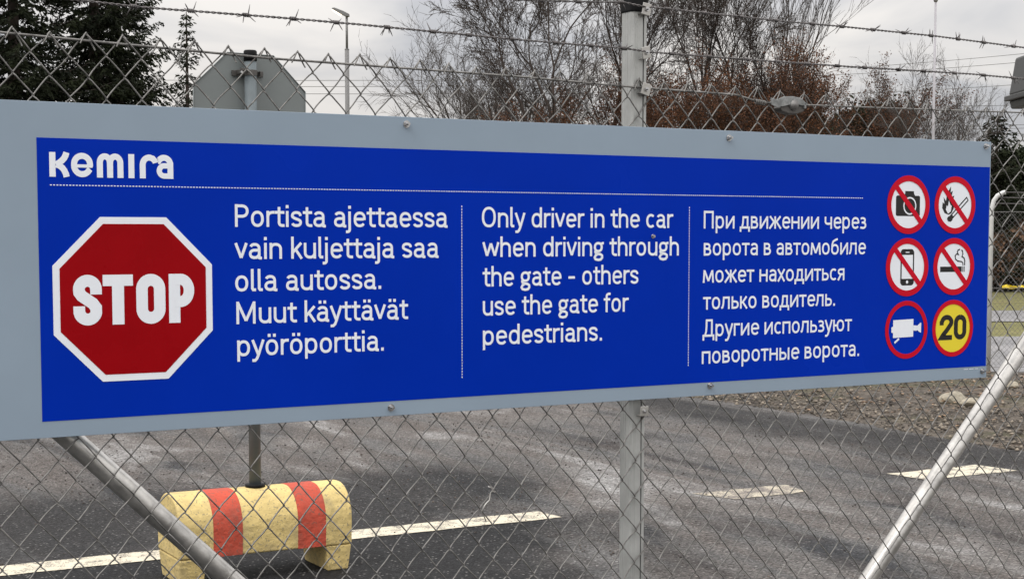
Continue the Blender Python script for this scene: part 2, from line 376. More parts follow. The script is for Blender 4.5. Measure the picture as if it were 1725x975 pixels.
dd_ = y - edge_y(x) + .9 * noise2(x * 1.3, y * 1.1); keep = (x < y * .36) & (y > edge_y(x) - .25 * RNG.random(n) ** 2) & (y < 19.0) & (x > -2) & (RNG.random(n) < np.clip(1.5 - dd_ * .30, .22, 1))
pebbles('verge_gravel', np.stack([x, y, 0 * x], -1)[keep], .004, .036, MT['gravel'], 'grey and brown gravel stones along the asphalt edge', .55)
# dead leaves
n = 5200; x = RNG.uniform(-1, 9, n); y = RNG.uniform(9, 20.5, n)
keep = (x < y * .36) & (y > edge_y(x) + .1) & (y < 19.1) & (RNG.random(n) < np.clip((y - edge_y(x)) * .22 - .12, .02, .95)); x, y = x[keep], y[keep]; K = len(x)
K = len(x); q = np.array([(-1, 0, 0), (0, -.55, .25), (1, 0, .05), (0, .55, .3)]) ; a = RNG.random(K) * 6.28; s = RNG.uniform(.02, .05, K)
V = q[None] * s[:, None, None]; X = V[..., 0] * np.cos(a)[:, None] - V[..., 1] * np.sin(a)[:, None]; Y = V[..., 0] * np.sin(a)[:, None] + V[..., 1] * np.cos(a)[:, None]
V = np.stack([X + x[:, None], Y + y[:, None], V[..., 2] + .02], -1)
tag(npmesh('leaf_litter', V.reshape(-1, 3), np.arange(K * 4).reshape(-1, 4), MT['leaf_litter']), kind='stuff', label='brown dead leaves lying on the gravel verge')
# rocks on the verge
def rock(px, py, sx, sy, sz, lab, seed):
    bm = bmesh.new(); bmesh.ops.create_icosphere(bm, subdivisions=3, radius=1); r = random.Random(seed)
    from mathutils import noise as mn
    for v_ in bm.verts:
        k = 1 + .35 * mn.noise(v_.co * 1.1 + Vector((seed, 0, 0))) + .12 * mn.noise(v_.co * 3.3 + Vector((0, seed, 0)))
        v_.co = Vector((v_.co.x * sx, v_.co.y * sy, v_.co.z * sz)) * k
    me = bpy.data.meshes.new('rock'); bm.to_mesh(me); bm.free(); me.materials.append(MT['stone'])
    o = bpy.data.objects.new('rock', me); COL.objects.link(o); o.location = ground_at(px, py) + Vector((0, 0, sz * .35)); o.rotation_euler.z = seed
    tag(o, lab, 'rock')
rock(1607, 676, .20, .12, .075, 'larger pale flat rock on the verge, left of its smaller neighbour', 1.0)
rock(1637, 683, .13, .11, .06, 'smaller pale rock on the verge beside the white brace pipe', 2.3)
rock(1700, 652, .12, .10, .05, 'small rock deep in the mossy verge right of the brace pipe', 3.9)

# ================================================================ chain-link fence (local frame: x along fence, y away from viewer, z up)
TH = math.atan2(5360 - CX, math.hypot(F, CY - 397))
FO = Vector((0.27019, 3.55896, 0)); FROT = R(90) - TH
fence = tag(empty('chain_link_fence', FO, FROT), 'tall galvanised chain-link fence topped with barbed wire carrying the blue sign', 'fence')
PW, PH, RW = 0.0679, 0.077, 0.00145
def top_h(s): return 1.9636 - .0163 * s
s0, s1 = -2.55, 3.0
k0, k1 = int(math.floor((s0) / (PW / 2))), int(math.ceil(s1 / (PW / 2)))
nrow = int(1.93 / (PH / 2))
tt = np.array([0, .06, .14, .3, .5, .7, .86, .94])
paths = []
def warp(s, h):
    ds = .0022 * np.sin(s * 9.1 + h * 4.3) + .0016 * np.sin(s * 23 - h * 31) + .0012 * np.sin(s * 61 + h * 47)
    dh = .0018 * np.sin(s * 13.7 - h * 7.7) + .0016 * np.sin(s * 37 + h * 23)
    return ds, dh
for m in range(k0, k1):
    xs, ys, hs = [], [], []
    for j in range(nrow):
        xa = m if (m + j) % 2 == 0 else m + 1; xb = m + 1 if xa == m else m
        for t in tt:
            e = t - .012 * math.sin(2 * math.pi * t)       # slight bow between hooks
            xx = xa + (xb - xa) * e
            ov = .05 * (1 if xa > xb - 1e-6 and xa > m else -1)
            xx = xx + (.045 if xx > m + .5 else -.045) * max(0, 1 - min(t, 1 - t) * 9)
            dirn = 1 if xb > xa else -1
            dep = -dirn * (.0038 * min(1, math.sin(math.pi * t) * 2.2))
            xs.append(xx * PW / 2 + .0097); hs.append(-(j + t) * PH / 2); ys.append(dep)
    xs = np.array(xs); hs = np.array(hs); ys = np.array(ys)
    hs = hs + top_h(xs)
    ds, dh = warp(xs, hs)
    jit = RNG.normal(0, .0007)
    paths.append(np.stack([xs + ds, ys, hs + dh + jit], -1))
V1, Q1 = nptubes(paths, RW, 6)
# knuckled tops: each pair folds over the top peak with a short doubled tail down both flanks
kn = []
for m in range(k0, k1):
    if m % 2 == 0:
        c_ = m * PW / 2 + .0097; z_ = float(top_h(c_)); ds, dh = warp(c_, z_)
        j1, j2 = RNG.uniform(.85, 1.2), RNG.uniform(.85, 1.2)
        pr = []
        for (a, b, dp) in [(-.0135 * j1, -.020 * j1, -.006), (-.009, -.0115, -.0062), (-.004, -.0018, -.005), (0, .0022, -.001), (.0038, -.0012, .0035), (.0085, -.0115, .005), (.0135 * j2, -.021 * j2, .0045), (.0150 * j2, -.026 * j2, .001)]:
            pr.append((c_ + ds + a, dp, z_ + dh + b))
        kn.append(pr)
V2, Q2 = nptubes(kn, RW, 6)
V = np.concatenate([V1, V2]); Q = np.concatenate([Q1, Q2 + len(V1)])
npmesh('wire_mesh', V, Q, MT['galv'], fence, True)

def ipath(pts, step=.05):
    o = []
    for a, b in zip(pts[:-1], pts[1:]):
        n_ = max(1, int(abs(b[0] - a[0]) / step))
        for i in range(n_):
            t = i / n_; o.append(tuple(a[k] + (b[k] - a[k]) * t for k in range(3)))
    o.append(pts[-1]); return o
# tension wire and its ratchet tensioner
MB().tube(ipath([(-2.6, .0, 1.999), (-1.3673, .0, 1.9765), (-.8587, .0, 1.9600), (-.3044, 0, 1.9535), (.0011, 0, 1.9455), (.2841, 0, 1.9416), (.348, -.002, 1.9285), (.385, -.004, 1.9262)]), .0023, 8).tube(
    ipath([(.478, -.004, 1.9268), (.80, 0, 1.931), (1.237, 0, 1.9384), (3.1, 0, 1.95)]), .0019, 8).build('tension_wire', MT['galv'], fence, True)
MB().tube([(-2.6, .008, .30), (3.0, .008, .26)], .002, 6).tube([(-2.6, .008, 1.13 - .02), (-1.30, .008, 1.12 - .03)], .0001, 4).build('lower_tension_wire', MT['galv'], fence, True)
ten = MB()
ten.prism([(.373, 1.938), (.392, 1.9345), (.412, 1.942), (.44, 1.944), (.466, 1.9405), (.486, 1.9265), (.470, 1.9235), (.44, 1.9265), (.415, 1.9205), (.392, 1.9165), (.376, 1.9215)], -.017, -.014, lambda x, y, z: (x, z, y))

ten.box((.478, -.002, 1.924), (.006, .030, .014))
MT['zinc'] = mat('worn_zinc', (.25, .26, .26, 1), .5, .35, var=.3, vscale=90)
t2_ = MB().prism([(.405, 1.917), (.415, 1.9265), (.44, 1.929), (.466, 1.927), (.484, 1.922), (.478, 1.911), (.455, 1.903), (.430, 1.904), (.41, 1.909)], -.012, .013, lambda x, y, z: (x, z, y))
tn = ten.build('wire_tensioner', MT['zinc'], fence, bevel=.0012, tri=True)
t2_.build('spool_housing', MT['rubber'], tn, bevel=.002, tri=True)
MB().tube([(.445, -.018, 1.925), (.445, .016, 1.925)], .0115, 16).tube([(.445, -.0155, 1.925), (.445, -.011, 1.925)], .0135, 8).build('spool', MT['galv_dull'], tn, True)
hx = [( .336 + .032 * i / 60, -.003 + .0048 * math.cos(i * .62), 1.929 - .003 * i / 60 + .0048 * math.sin(i * .62)) for i in range(61)]
MB().tube(hx, .0016, 6).build('wire_wrap', MT['galv'], tn, True)
# twisted barbed wires
def barbed(pts, seed, spacing=.098, phase=0.0):
    r_ = random.Random(seed); b = MB(); P = [Vector((x, y, z)) for x, y, z in pts]
    cum = [0]
    for a, c in zip(P[:-1], P[1:]): cum.append(cum[-1] + (c - a).length)
    def pos(t):
        for i in range(len(P) - 1):
            if t <= cum[i + 1] or i == len(P) - 2:
                k = (t - cum[i]) / (cum[i + 1] - cum[i]); return P[i].lerp(P[i + 1], k)
    T = cum[-1]; n_ = int(T / .003)
    for ph in (0, math.pi):
        b.tube([pos(T * i / n_) + Vector((0, math.cos(ph + T * i / n_ * 260), math.sin(ph + T * i / n_ * 260))) * .0014 for i in range(n_ + 1)], .00125, 5)
    o = b.build('barbed_wire', MT['barb'], fence, True)
    t = phase
    while t < T:
        c = pos(t); q = MB()
        q.tube([c + Vector((-.0065 + .013 * i / 24, .0036 * math.cos(i * 1.05), .0036 * math.sin(i * 1.05))) for i in range(25)], .0012, 5)
        for k in range(4):
            a = r_.uniform(0, 6.28); s_ = 1 if k % 2 else -1
            d_ = Vector((s_ * r_.uniform(.15, .6), math.cos(a) * .6, math.sin(a))).normalized()
            e_ = c + Vector((s_ * .004, 0, 0)); q.tube([e_, e_ + d_ * r_.uniform(.008, .013), e_ + d_ * r_.uniform(.016, .021)], [.0011, .0011, .0004], 5)
        q.build('barb', MT['barb'], o, True)
        t += spacing * r_.uniform(.86, 1.14)
yb = -.006
barbed([(-2.6, yb, 2.060), (-1.60, yb, 2.050), (-1.25, yb, 2.0425), (-1.12, yb, 2.0378), (-.8394, yb, 2.0378), (-.6754, yb, 2.0361), (-.4816, yb, 2.0323), (-.3044, yb, 2.029), (-.0249, yb, 2.027), (.0246, yb - .004, 2.0234)], 1, phase=.045)
barbed([(-2.6, yb, 2.165), (-1.2, yb, 2.150), (-.6, yb, 2.125), (-.3074, yb, 2.1115), (-.15, yb, 2.119), (-.0366, yb, 2.1262), (.0206, yb - .004, 2.1195)], 2, phase=.03)
barbed([(.0319, yb - .004, 2.1205), (.4174, yb, 2.116), (.605, yb, 2.1161), (.9117, yb, 2.1131), (1.2316, yb, 2.1036), (3.0, yb, 2.09)], 3, phase=.05)
barbed([(.0326, yb - .004, 2.0226), (.3547, yb, 2.0223), (.6201, yb, 2.0229), (1.041, yb, 2.0266), (1.2342, yb, 2.0238), (3.0, yb, 2.02)], 4, phase=.06)

# fence posts: ribbed aluminium profile with a T-slot
def fence_post(s, top=2.1125, cap=True):
    prof = []
    x0, x1, y0, y1 = -.0030, .0385, .0065, .050
    # clockwise outline seen from above: front face with slot, fine ribs on the left face
    prof += [(x0, y0 + .004), (x0 + .004, y0)]
    for rx in (.004, .008):
        prof += [(x0 + rx + .0045, y0), (x0 + rx + .005, y0 + .0007), (x0 + rx + .0058, y0)]
    prof += [(.0255, y0), (.0255, y0 + .022), (.0290, y0 + .022), (.0290, y0)]
    prof += [(x1 - .004, y0), (x1, y0 + .004), (x1, y1 - .004), (x1 - .004, y1), (x0 + .004, y1), (x0, y1 - .004)]
    for ry in (.036, .027, .018):
        prof += [(x0, y0 + ry + .001), (x0 + .0009, y0 + ry + .0004), (x0 + .0009, y0 + ry - .0004), (x0, y0 + ry - .001)]
    o = MB().prism([(x + s, y) for x, y in prof], .0, top).build('post', MT['post'], fence, tri=True)
    if cap:
        c = MB().prism([(s + a, b) for a, b in [(x0 - .003, y0 + .002), (x0 + .002, y0 - .003), (x1 - .002, y0 - .003), (x1 + .003, y0 + .002), (x1 + .003, y1 - .002), (x1 - .002, y1 + .003), (x0 + .002, y1 + .003), (x0 - .003, y1 - .002)]], top - .002, top + .05)
        c.build('post_cap', MT['black'], o, bevel=.004)
    def clip(h, tilt, w=.023, hh=.026):
        rt = Matrix.Rotation(tilt, 4, 'Y').to_3x3()
        b = MB(); cx = s + .0245
        b.box((cx, -.0085, h), (w, .0022, hh), rt)
        b.box(Vector((cx, -.001, h)) + rt @ Vector((-.001, 0, -hh * .42)), (w * .96, .015, .0022), rt)
        q = b.build('wire_clip', MT['clip'], o, bevel=.0008)
        MB().tube([(cx, -.0095, h), (cx, -.0135, h)], .0052, 6).tube([(cx, -.0135, h), (cx, -.018, h)], .0024, 8).build('bolt', MT['steel'], q)
    if abs(s) < .5:
        clip(2.1155, R(10)); clip(2.0215, R(-14)); clip(1.9415, R(16)); clip(1.229, R(2), .022, .022)
    else: clip(1.95, R(8))
    return o
fence_post(0)
fence_post(-1.95); fence_post(1.76)
# braces: galvanised pipes behind the mesh
def brace(a, b, ext0, ext1):
    A, B = Vector((a[0], .034, a[1])), Vector((b[0], .034, b[1])); d_ = (B - A).normalized()
    P0, P1 = A - d_ * ext0, B + d_ * ext1
    o = MB().tube([P0, P0.lerp(P1, .5), P1], .0212, 24).build('brace_pipe', MT['pipe'], fence, True)
    return o
bl = brace((-1.257, 1.2548), (-.970, .9769), .90, 1.33)
br = brace((1.268, 1.300), (.787, .80), .685, 1.06)
MB().box((-1.905, .034, 1.90), (.05, .05, .06)).build('pipe_collar', MT['clip'], bl, bevel=.004)
MB().box((1.755, .034, 1.83), (.05, .05, .06)).build('pipe_collar', MT['clip'], br, bevel=.004)
# broken twig of wire caught in the mesh
lw = MB().tube([(-.378, -.006, 1.092), (-.366, -.008, 1.087), (-.372, -.006, 1.078), (-.3745, -.006, 1.063), (-.385, -.007, 1.055), (-.396, -.008, 1.040), (-.388, -.006, 1.030), (-.383, -.006, 1.018)], .0012, 6).build('loose_wire_end', MT['clip'], fence, True)
MB().box((-.371, -.010, 1.088), (.010, .002, .003), Matrix.Rotation(R(50), 3, 'Y')).box((-.366, -.010, 1.081), (.007, .002, .003), Matrix.Rotation(R(20), 3, 'Y')).build('tape_scrap', MT['clip'], lw)

# ================================================================ the warning sign
SY = -.0145      # front of panel
sign = tag(empty('warning_sign', FO, FROT), 'long grey and blue panel bolted to the fence with gate instructions in three languages', 'sign')
MB().box(((-1.86 + 1.1025) / 2, SY + .0015, 1.5572), (1.1025 + 1.86, .003, .602)).build('backing_panel', MT['grey_panel'], sign, bevel=.0006)
MB().box(((-1.3115 + 1.0992) / 2, SY - .0003, 1.5402), (1.0992 + 1.3115, .0006, .5080)).build('blue_face', MT['blue'], sign)
Z1, Z2, Z3, Z4 = SY - .0010, SY - .0013, SY - .0016, SY - .0019
def flat(polys, y, name, m, parent, lab=None):
    b = MB()
    for p in polys: b.prism(p, y, y + .0002, lambda x, z, yy: (x, yy, z))
    o = b.build(name, m, parent, tri=True)
    if lab: o['label'] = lab
    return o
def ribbon(pts, w):
    P = [Vector(p) for p in pts]; Lf, Rt = [], []
    for i, p in enumerate(P):
        if i == 0: t = P[1] - P[0]; nrm = Vector((-t.y, t.x)).normalized(); k = 1
        elif i == len(P) - 1: t = P[-1] - P[-2]; nrm = Vector((-t.y, t.x)).normalized(); k = 1
        else:
            a = (P[i] - P[i - 1]).normalized(); b = (P[i + 1] - P[i]).normalized()
            na = Vector((-a.y, a.x)); nb = Vector((-b.y, b.x)); nrm = (na + nb).normalized(); k = 1 / max(.4, nrm.dot(na))
        Lf.append(p + nrm * w / 2 * k); Rt.append(p - nrm * w / 2 * k)
    return [tuple(q) for q in Lf + Rt[::-1]]
def rib_quads(pts, w, close=False):
    """ribbon as a list of quads (safe for tight curves)"""
    r_ = ribbon(pts, w); n_ = len(pts); out_ = []
    for i in range(n_ - 1): out_.append([r_[i], r_[i + 1], r_[2 * n_ - 2 - i], r_[2 * n_ - 1 - i]])
    return out_
def arc(cx, cy, rx, ry, a0, a1, n_=14): return [(cx + rx * math.cos(R(a0 + (a1 - a0) * i / n_)), cy + ry * math.sin(R(a0 + (a1 - a0) * i / n_))) for i in range(n_ + 1)]
def strokes(sts, y, name, m, parent, T, lab=None):
    """each stroke (pts,w) -> one clean strip; T maps local->sign coordinates"""
    V_, F_ = [], []
    for kind, pts, w in sts:
        if kind == 'poly':
            k = len(V_); V_ += [T(*p) for p in pts]; F_.append(tuple(range(k, k + len(pts))))
        else:
            r_ = ribbon(pts, w); n_ = len(pts); k = len(V_); V_ += [T(*p) for p in r_]
            for i in range(n_ - 1): F_.append((k + i, k + i + 1, k + 2 * n_ - 2 - i, k + 2 * n_ - 1 - i))
    o = MB().add([(p[0], y, p[1]) for p in V_], F_).build(name, m, parent, tri=True)
    if lab: o['label'] = lab
    # thin vinyl with a little depth so overlapping strokes never share a plane
    return o
def ring(cx, cy, r0, r1, n_=64):
    a = [(cx + r0 * math.cos(2 * math.pi * i / n_), cy + r0 * math.sin(2 * math.pi * i / n_)) for i in range(n_)]
    b = [(cx + r1 * math.cos(2 * math.pi * i / n_), cy + r1 * math.sin(2 * math.pi * i / n_)) for i in range(n_)]
    return a, b
def ring_mesh(cx, cy, r0, r1, y, name, m, parent):
    a, b = ring(cx, cy, r0, r1); n_ = len(a)
    return MB().add([(p[0], y, p[1]) for p in a + b], [(i, (i + 1) % n_, n_ + (i + 1) % n_, n_ + i) for i in range(n_)]).build(name, m, parent)
def disc(cx, cy, r, y, name, m, parent):
    a, _ = ring(cx, cy, r, r); return MB().add([(p[0], y, p[1]) for p in a], [tuple(range(len(a)))]).build(name, m, parent)
def E(cx, cz, rx, rz, a0, a1, n_=14, k=2.25):      # slightly squared arc
    o = []
    for i in range(n_ + 1):
        a = R(a0 + (a1 - a0) * i / n_); c, s_ = math.cos(a), math.sin(a)
        o.append((cx + rx * math.copysign(abs(c) ** (2 / k), c), cz + rz * math.copysign(abs(s_) ** (2 / k), s_)))
    return o
T_, B_ = .655, .065
st = lambda x, a=0, b=.72: [(x, a), (x, b)]
dot = lambda x, z=.915: ('d', [(x, z - .07), (x, z + .07)])
arch = st(.10) , [(.10, .40)] + E(.285, .43, .185, .225, 172, 0) + [(.47, 0)]
bowl_r = lambda cx=.29: E(cx, .36, .19, .295, 90, 450, 30)
a_ = [[(.43, 0.0), (.43, .47)] + E(.265, .47, .165, .185, 0, 155)[1:], [(.43, .40), (.29, .395)] + E(.26, .23, .165, .165, 90, 270) + [(.33, .075), (.43, .17)], [(.43, .10), (.46, .045), (.53, .045)]]
e_ = [[(.12, .37), (.46, .37)], [(.49, .33), (.49, .42)] + E(.30, .40, .19, .255, 0, 180)[1:] + E(.30, .32, .19, .255, 180, 325)[1:]]
t_ = [[(.17, .90), (.17, .20)] + E(.30, .20, .13, .135, 180, 270)[1:] + [(.375, .065)], [(.01, T_), (.37, T_)]]
soft = [st(.10), [(.10, .42), (.26, .42)] + E(.26, .243, .16, .178, 90, -90)[1:] + [(.10, B_)]]
GL = {
 'P': (.63, [st(.13, 0, 1), [(.13, .93), (.33, .93)] + E(.33, .70, .21, .23, 90, -90)[1:] + [(.13, .47)]]),
 'M': (.88, [st(.13, 0, 1), [(.13, .97), (.44, .14)], [(.44, .14), (.75, .97)], st(.75, 0, 1)]),
 'O': (.74, [E(.37, .5, .265, .435, 90, 450, 40)]),
 'a': (.56, a_), 'ä': (.56, a_ + [dot(.17, .9), dot(.36, .9)]), 'o': (.585, [bowl_r()]), 'ö': (.585, [bowl_r(), dot(.19, .9), dot(.39, .9)]),
 'n': (.57, list(arch)), 'h': (.57, [st(.10, 0, 1), arch[1]]), 'u': (.57, [[(.10, .72), (.10, .29)] + E(.285, .29, .185, .225, 188, 352), st(.47)]),
 'r': (.36, [st(.10), [(.10, .40)] + E(.30, .43, .20, .225, 172, 92) + [(.36, T_)]]),
 'i': (.215, [st(.108), dot(.108)]), 'j': (.215, [[(.108, .72), (.108, -.11)] + E(.01, -.11, .098, .10, 0, -90)[1:] + [(-.04, -.21)], dot(.108)]),
 'l': (.255, [[(.10, 1), (.10, .13), (.13, .07), (.235, .065)]]), 'k': (.49, [st(.10, 0, 1), [(.12, .30), (.44, .72)], [(.23, .40), (.455, 0)]]),
 'e': (.575, e_), 's': (.49, [[(.405, .50)] + E(.245, .515, .155, .14, 18, 200) + [(.16, .405), (.33, .325)] + E(.25, .205, .16, .14, 30, -165)]),
 't': (.375, t_), 'v': (.49, [[(.045, .72), (.245, .06)], [(.245, .06), (.445, .72)]]), 'w': (.76, [[(.045, .72), (.205, .06)], [(.205, .06), (.38, .66)], [(.38, .66), (.555, .06)], [(.555, .06), (.715, .72)]]),
 'y': (.49, [[(.045, .72), (.265, .04)], [(.455, .72), (.26, .02), (.205, -.13), (.14, -.205), (.03, -.21)]]),
 'c': (.53, [E(.29, .36, .19, .295, 48, 312, 22)]), 'd': (.585, [st(.485, 0, 1), bowl_r()]), 'p': (.585, [st(.10, -.23, .72), bowl_r()]),
 'g': (.54, [E(.255, .455, .165, .20, 90, 450, 26), [(.16, .30), (.105, .22), (.14, .14), (.24, .115), (.36, .095), (.44, .03), (.445, -.07), (.38, -.165), (.25, -.19), (.12, -.155), (.075, -.065), (.12, .03), (.20, .085)], [(.36, .60), (.46, .655), (.52, .655)]]),
 'f': (.36, [[(.16, 0), (.16, .80)] + E(.28, .80, .12, .135, 180, 90)[1:] + [(.36, .935)], [(.01, T_), (.34, T_)]]),
 '.': (.27, [('d', [(.12, 0), (.12, .15)])]), '-': (.45, [[(.06, .38), (.38, .38)]]),
 # cyrillic
 'П': (.70, [st(.12, 0, 1), st(.58, 0, 1), [(.12, .935), (.58, .935)]]), 'Д': (.70, [[(.05, -.21), (.05, .10)], [(.0, .065), (.68, .065)], [(.63, -.21), (.63, .10)], [(.14, .07), (.20, .30), (.22, .55), (.225, .935), (.53, .935), (.53, .07)]]),
 'р': (.58, [st(.10, -.26, .72), bowl_r(.28)]), 'и': (.60, [st(.10), st(.50), [(.11, .05), (.49, .67)]]),
 'д': (.60, [[(.05, -.18), (.05, .10)], [(0, .065), (.59, .065)], [(.54, -.18), (.54, .10)], [(.13, .07), (.18, .30), (.20, T_), (.45, T_), (.45, .07)]]),
 'в': (.52, [st(.10), [(.10, T_), (.24, T_)] + E(.24, .525, .14, .13, 90, -90)[1:] + [(.10, .395)], [(.20, .385)] + [(.26, .385)] + E(.26, .225, .165, .16, 90, -90)[1:] + [(.10, B_)]]),
 'ж': (.74, [st(.37), [(.06, .72), (.33, .37)], [(.03, 0), (.30, .40)], [(.68, .72), (.41, .37)], [(.71, 0), (.44, .40)]]),
 'н': (.59, [st(.10), st(.49), [(.10, .385), (.49, .385)]]), 'ч': (.56, [[(.10, .72), (.10, .44)] + E(.25, .44, .15, .135, 180, 270)[1:] + [(.46, .32)], st(.46)]),
 'з': (.46, [[(.07, .62)] + E(.20, .525, .15, .13, 110, -90) + [(.14, .395)], [(.18, .385)] + E(.215, .225, .17, .16, 90, -110) + [(.05, .09)]]),
 'т': (.47, [[(.01, T_), (.46, T_)], st(.235)]), 'м': (.70, [[(.08, 0), (.125, .72)], [(.135, .68), (.35, .10)], [(.35, .10), (.565, .68)], [(.575, .72), (.62, 0)]]),
 'б': (.58, [E(.29, .32, .19, .255, 90, 450, 30), [(.105, .30), (.115, .60), (.17, .78), (.30, .87), (.46, .93)]]),
 'л': (.57, [[(.02, .065), (.09, .10), (.14, .30), (.16, T_), (.46, T_), (.46, 0)]]), 'х': (.48, [[(.045, .72), (.435, 0)], [(.435, .72), (.045, 0)]]),
 'ь': (.50, soft), 'ы': (.70, soft + [st(.59)]), 'я': (.53, [st(.43), [(.43, T_), (.25, T_)] + E(.25, .51, .15, .145, 90, 270)[1:] + [(.43, .365)], [(.25, .35), (.07, 0)]]),
 'с': (.50, [E(.29, .36, .19, .295, 48, 312, 22)]), 'к': (.50, [st(.10), [(.11, .35), (.20, .37), (.30, .50), (.43, .70)], [(.20, .39), (.46, 0)]]), 'г': (.42, [st(.10), [(.10, T_), (.41, T_)]]),
 'у': (.49, [[(.045, .72), (.265, .04)], [(.455, .72), (.26, .02), (.205, -.15), (.14, -.225), (.03, -.23)]]), 'п': (.58, [st(.10), st(.48), [(.10, T_), (.48, T_)]]),
 'ю': (.80, [st(.10), [(.10, .37), (.30, .37)], E(.51, .36, .19, .295, 90, 450, 30)]), 'а': (.54, a_[:2]), 'е': (.56, e_), 'о': (.58, [bowl_r()]),
}
def print_line(body, x0, x1, base, cap, m, parent, y, weight=.145):
    """letters drawn as even strokes, one mesh per word"""
    words = []; x = 0; xmin, xmax = 1e9, -1e9; cur = []
    for ch in body:
        if ch == ' ': words.append(cur); cur = []; x += .255; continue
        adv, sts = GL[ch]; cur.append((x, sts)); x += adv
        for q in sts:
            for p in (q[1] if isinstance(q, tuple) and q[0] == 'd' else q): xmin = min(xmin, x - adv + p[0] - weight / 2); xmax = max(xmax, x - adv + p[0] + weight / 2)
    words.append(cur); sx = (x1 - x0) / (xmax - xmin)
    for w, txt in zip(words, body.split(' ')):
        b = MB()
        for gx, sts in w:
            for i, q in enumerate(sts):
                wt = weight
                if isinstance(q, tuple) and q[0] == 'd': q, wt = q[1], weight * 1.08
                yy = y - .00009 * i; n_ = len(q)
                closed = n_ > 8 and abs(q[0][0] - q[-1][0]) < 1e-6 and abs(q[0][1] - q[-1][1]) < 1e-6
                # offset in true proportions so that stem and bar keep one weight
                P = [((gx + p[0]) * sx / cap, p[1]) for p in q]; wr = wt * (.5 + .5 * sx / cap)
                if closed: P = [P[-2]] + P + [P[1]]
                r_ = ribbon(P, wr)
                if closed: m_ = len(P); r_ = r_[1:m_ - 1] + r_[m_ + 1:2 * m_ - 1]
                V_ = [(x0 + p[0] * cap - (xmin) * sx, yy, base + p[1] * cap) for p in r_]
                b.add(V_, [(k, k + 1, 2 * n_ - 2 - k, 2 * n_ - 1 - k) for k in range(n_ - 1)])
        o = b.build('word', m, parent)
CAP = .0428
def block(lab, lines, cap, weight):
    e = empty('text_block'); e.parent = sign; e['label'] = lab
    for body, x0, x1, b_ in lines: print_line(body, x0, x1, b_, cap, MT['white'], e, Z1, weight)
block('Finnish text in five lines', [('Portista ajettaessa', -.9405, -.4762, 1.6368), ('vain kuljettaja saa', -.9425, -.4972, 1.5753), ('olla autossa.', -.9415, -.6313, 1.5136), ('Muut käyttävät', -.9399, -.5677, 1.4514), ('pyöröporttia.', -.9391, -.6263, 1.3894)], CAP, .113)
block('English text in five lines', [('Only driver in the car', -.3979, .0989, 1.6372), ('when driving through', -.3971, .1125, 1.5757), ('the gate - others', -.399, .0017, 1.5141), ('use the gate for', -.3959, -.0214, 1.4533), ('pedestrians.', -.396, -.0952, 1.3917)], CAP, .113)
block('Russian text in six lines', [('При движении через', .1817, .6772, 1.6361), ('ворота в автомобиле', .1824, .6771, 1.5748), ('может находиться', .1803, .6091, 1.5133), ('только водитель.', .1792, .5799, 1.4524), ('Другие используют', .1785, .638, 1.3904), ('поворотные ворота.', .1794, .6601, 1.3288)], .0400, .109)
# dotted rules
def dots(p0, p1, pitch, name):
    b = []; L_ = math.hypot(p1[0] - p0[0], p1[1] - p0[1]); n_ = int(L_ / pitch); hor = abs(p1[0] - p0[0]) > abs(p1[1] - p0[1])
    for i in range(n_ + 1):
        x = p0[0] + (p1[0] - p0[0]) * i / n_; z = p0[1] + (p1[1] - p0[1]) * i / n_
        w, h = (pitch * .29, .0009) if hor else (.0009, pitch * .29)
        b.append([(x - w, z - h), (x + w, z - h), (x + w, z + h), (x - w, z + h)])
    flat(b, Z1, name, MT['white'], sign)
dots((-1.2877, 1.7105), (.6628, 1.7105), .0058, 'dotted_rule')
dots((-.4455, 1.680), (-.4455, 1.3274), .0058, 'dotted_rule')
dots((.1413, 1.6828), (.1413, 1.3279), .0058, 'dotted_rule')
# word mark
lw_ = .25
U = lambda x, z: (-1.2898 + x * (.2305 / 5.20), 1.7252 + z * .0438)
logo = [('r', [(.125, 0), (.125, 1)], lw_),
        ('r', [(.70, 1.0), (.665, .88), (.60, .76), (.51, .66), (.40, .57), (.27, .50)], lw_), ('r', [(.27, .50), (.40, .46), (.52, .37), (.60, .26), (.66, .13), (.69, 0)], lw_),
        ('r', arc(1.33, .5, .325, .385, -38, -335, 26)[0:0] + [(1.745 - .09, .34)] + arc(1.33, .46, .325, .335, -30, -180, 14)[0:] + arc(1.33, .54, .325, .335, 180, 0, 18) + [(1.655, .44)], lw_ * .98),
        ('r', [(1.02, .46), (1.76, .46)], .13),
        ('r', [(2.06, 0), (2.06, .62)] + arc(2.27, .62, .21, .26, 180, 0, 12)[1:] + [(2.485, 0)], lw_),
        ('r', [(2.485, .3), (2.485, .62)] + arc(2.70, .62, .215, .26, 180, 0, 12)[1:] + [(2.915, 0)], lw_),
        ('r', [(3.38, 0), (3.38, 1.0)], lw_),
        ('r', [(3.86, 0), (3.86, .56)] + arc(4.14, .56, .28, .315, 180, 82, 10)[1:] + [(4.30, .83), (4.40, .72), (4.42, .66)], lw_),
        ('r', [(4.53, .74)] + arc(4.78, .60, .27, .28, 150, 0, 14) + [(5.05, 0)], lw_),
        ('r', [(5.05, .545), (4.78, .545)] + arc(4.78, .33, .21, .215, 90, 270, 14)[1:] + [(5.05, .115)], lw_ * .9)]
lg = empty('word_mark'); lg.parent = sign
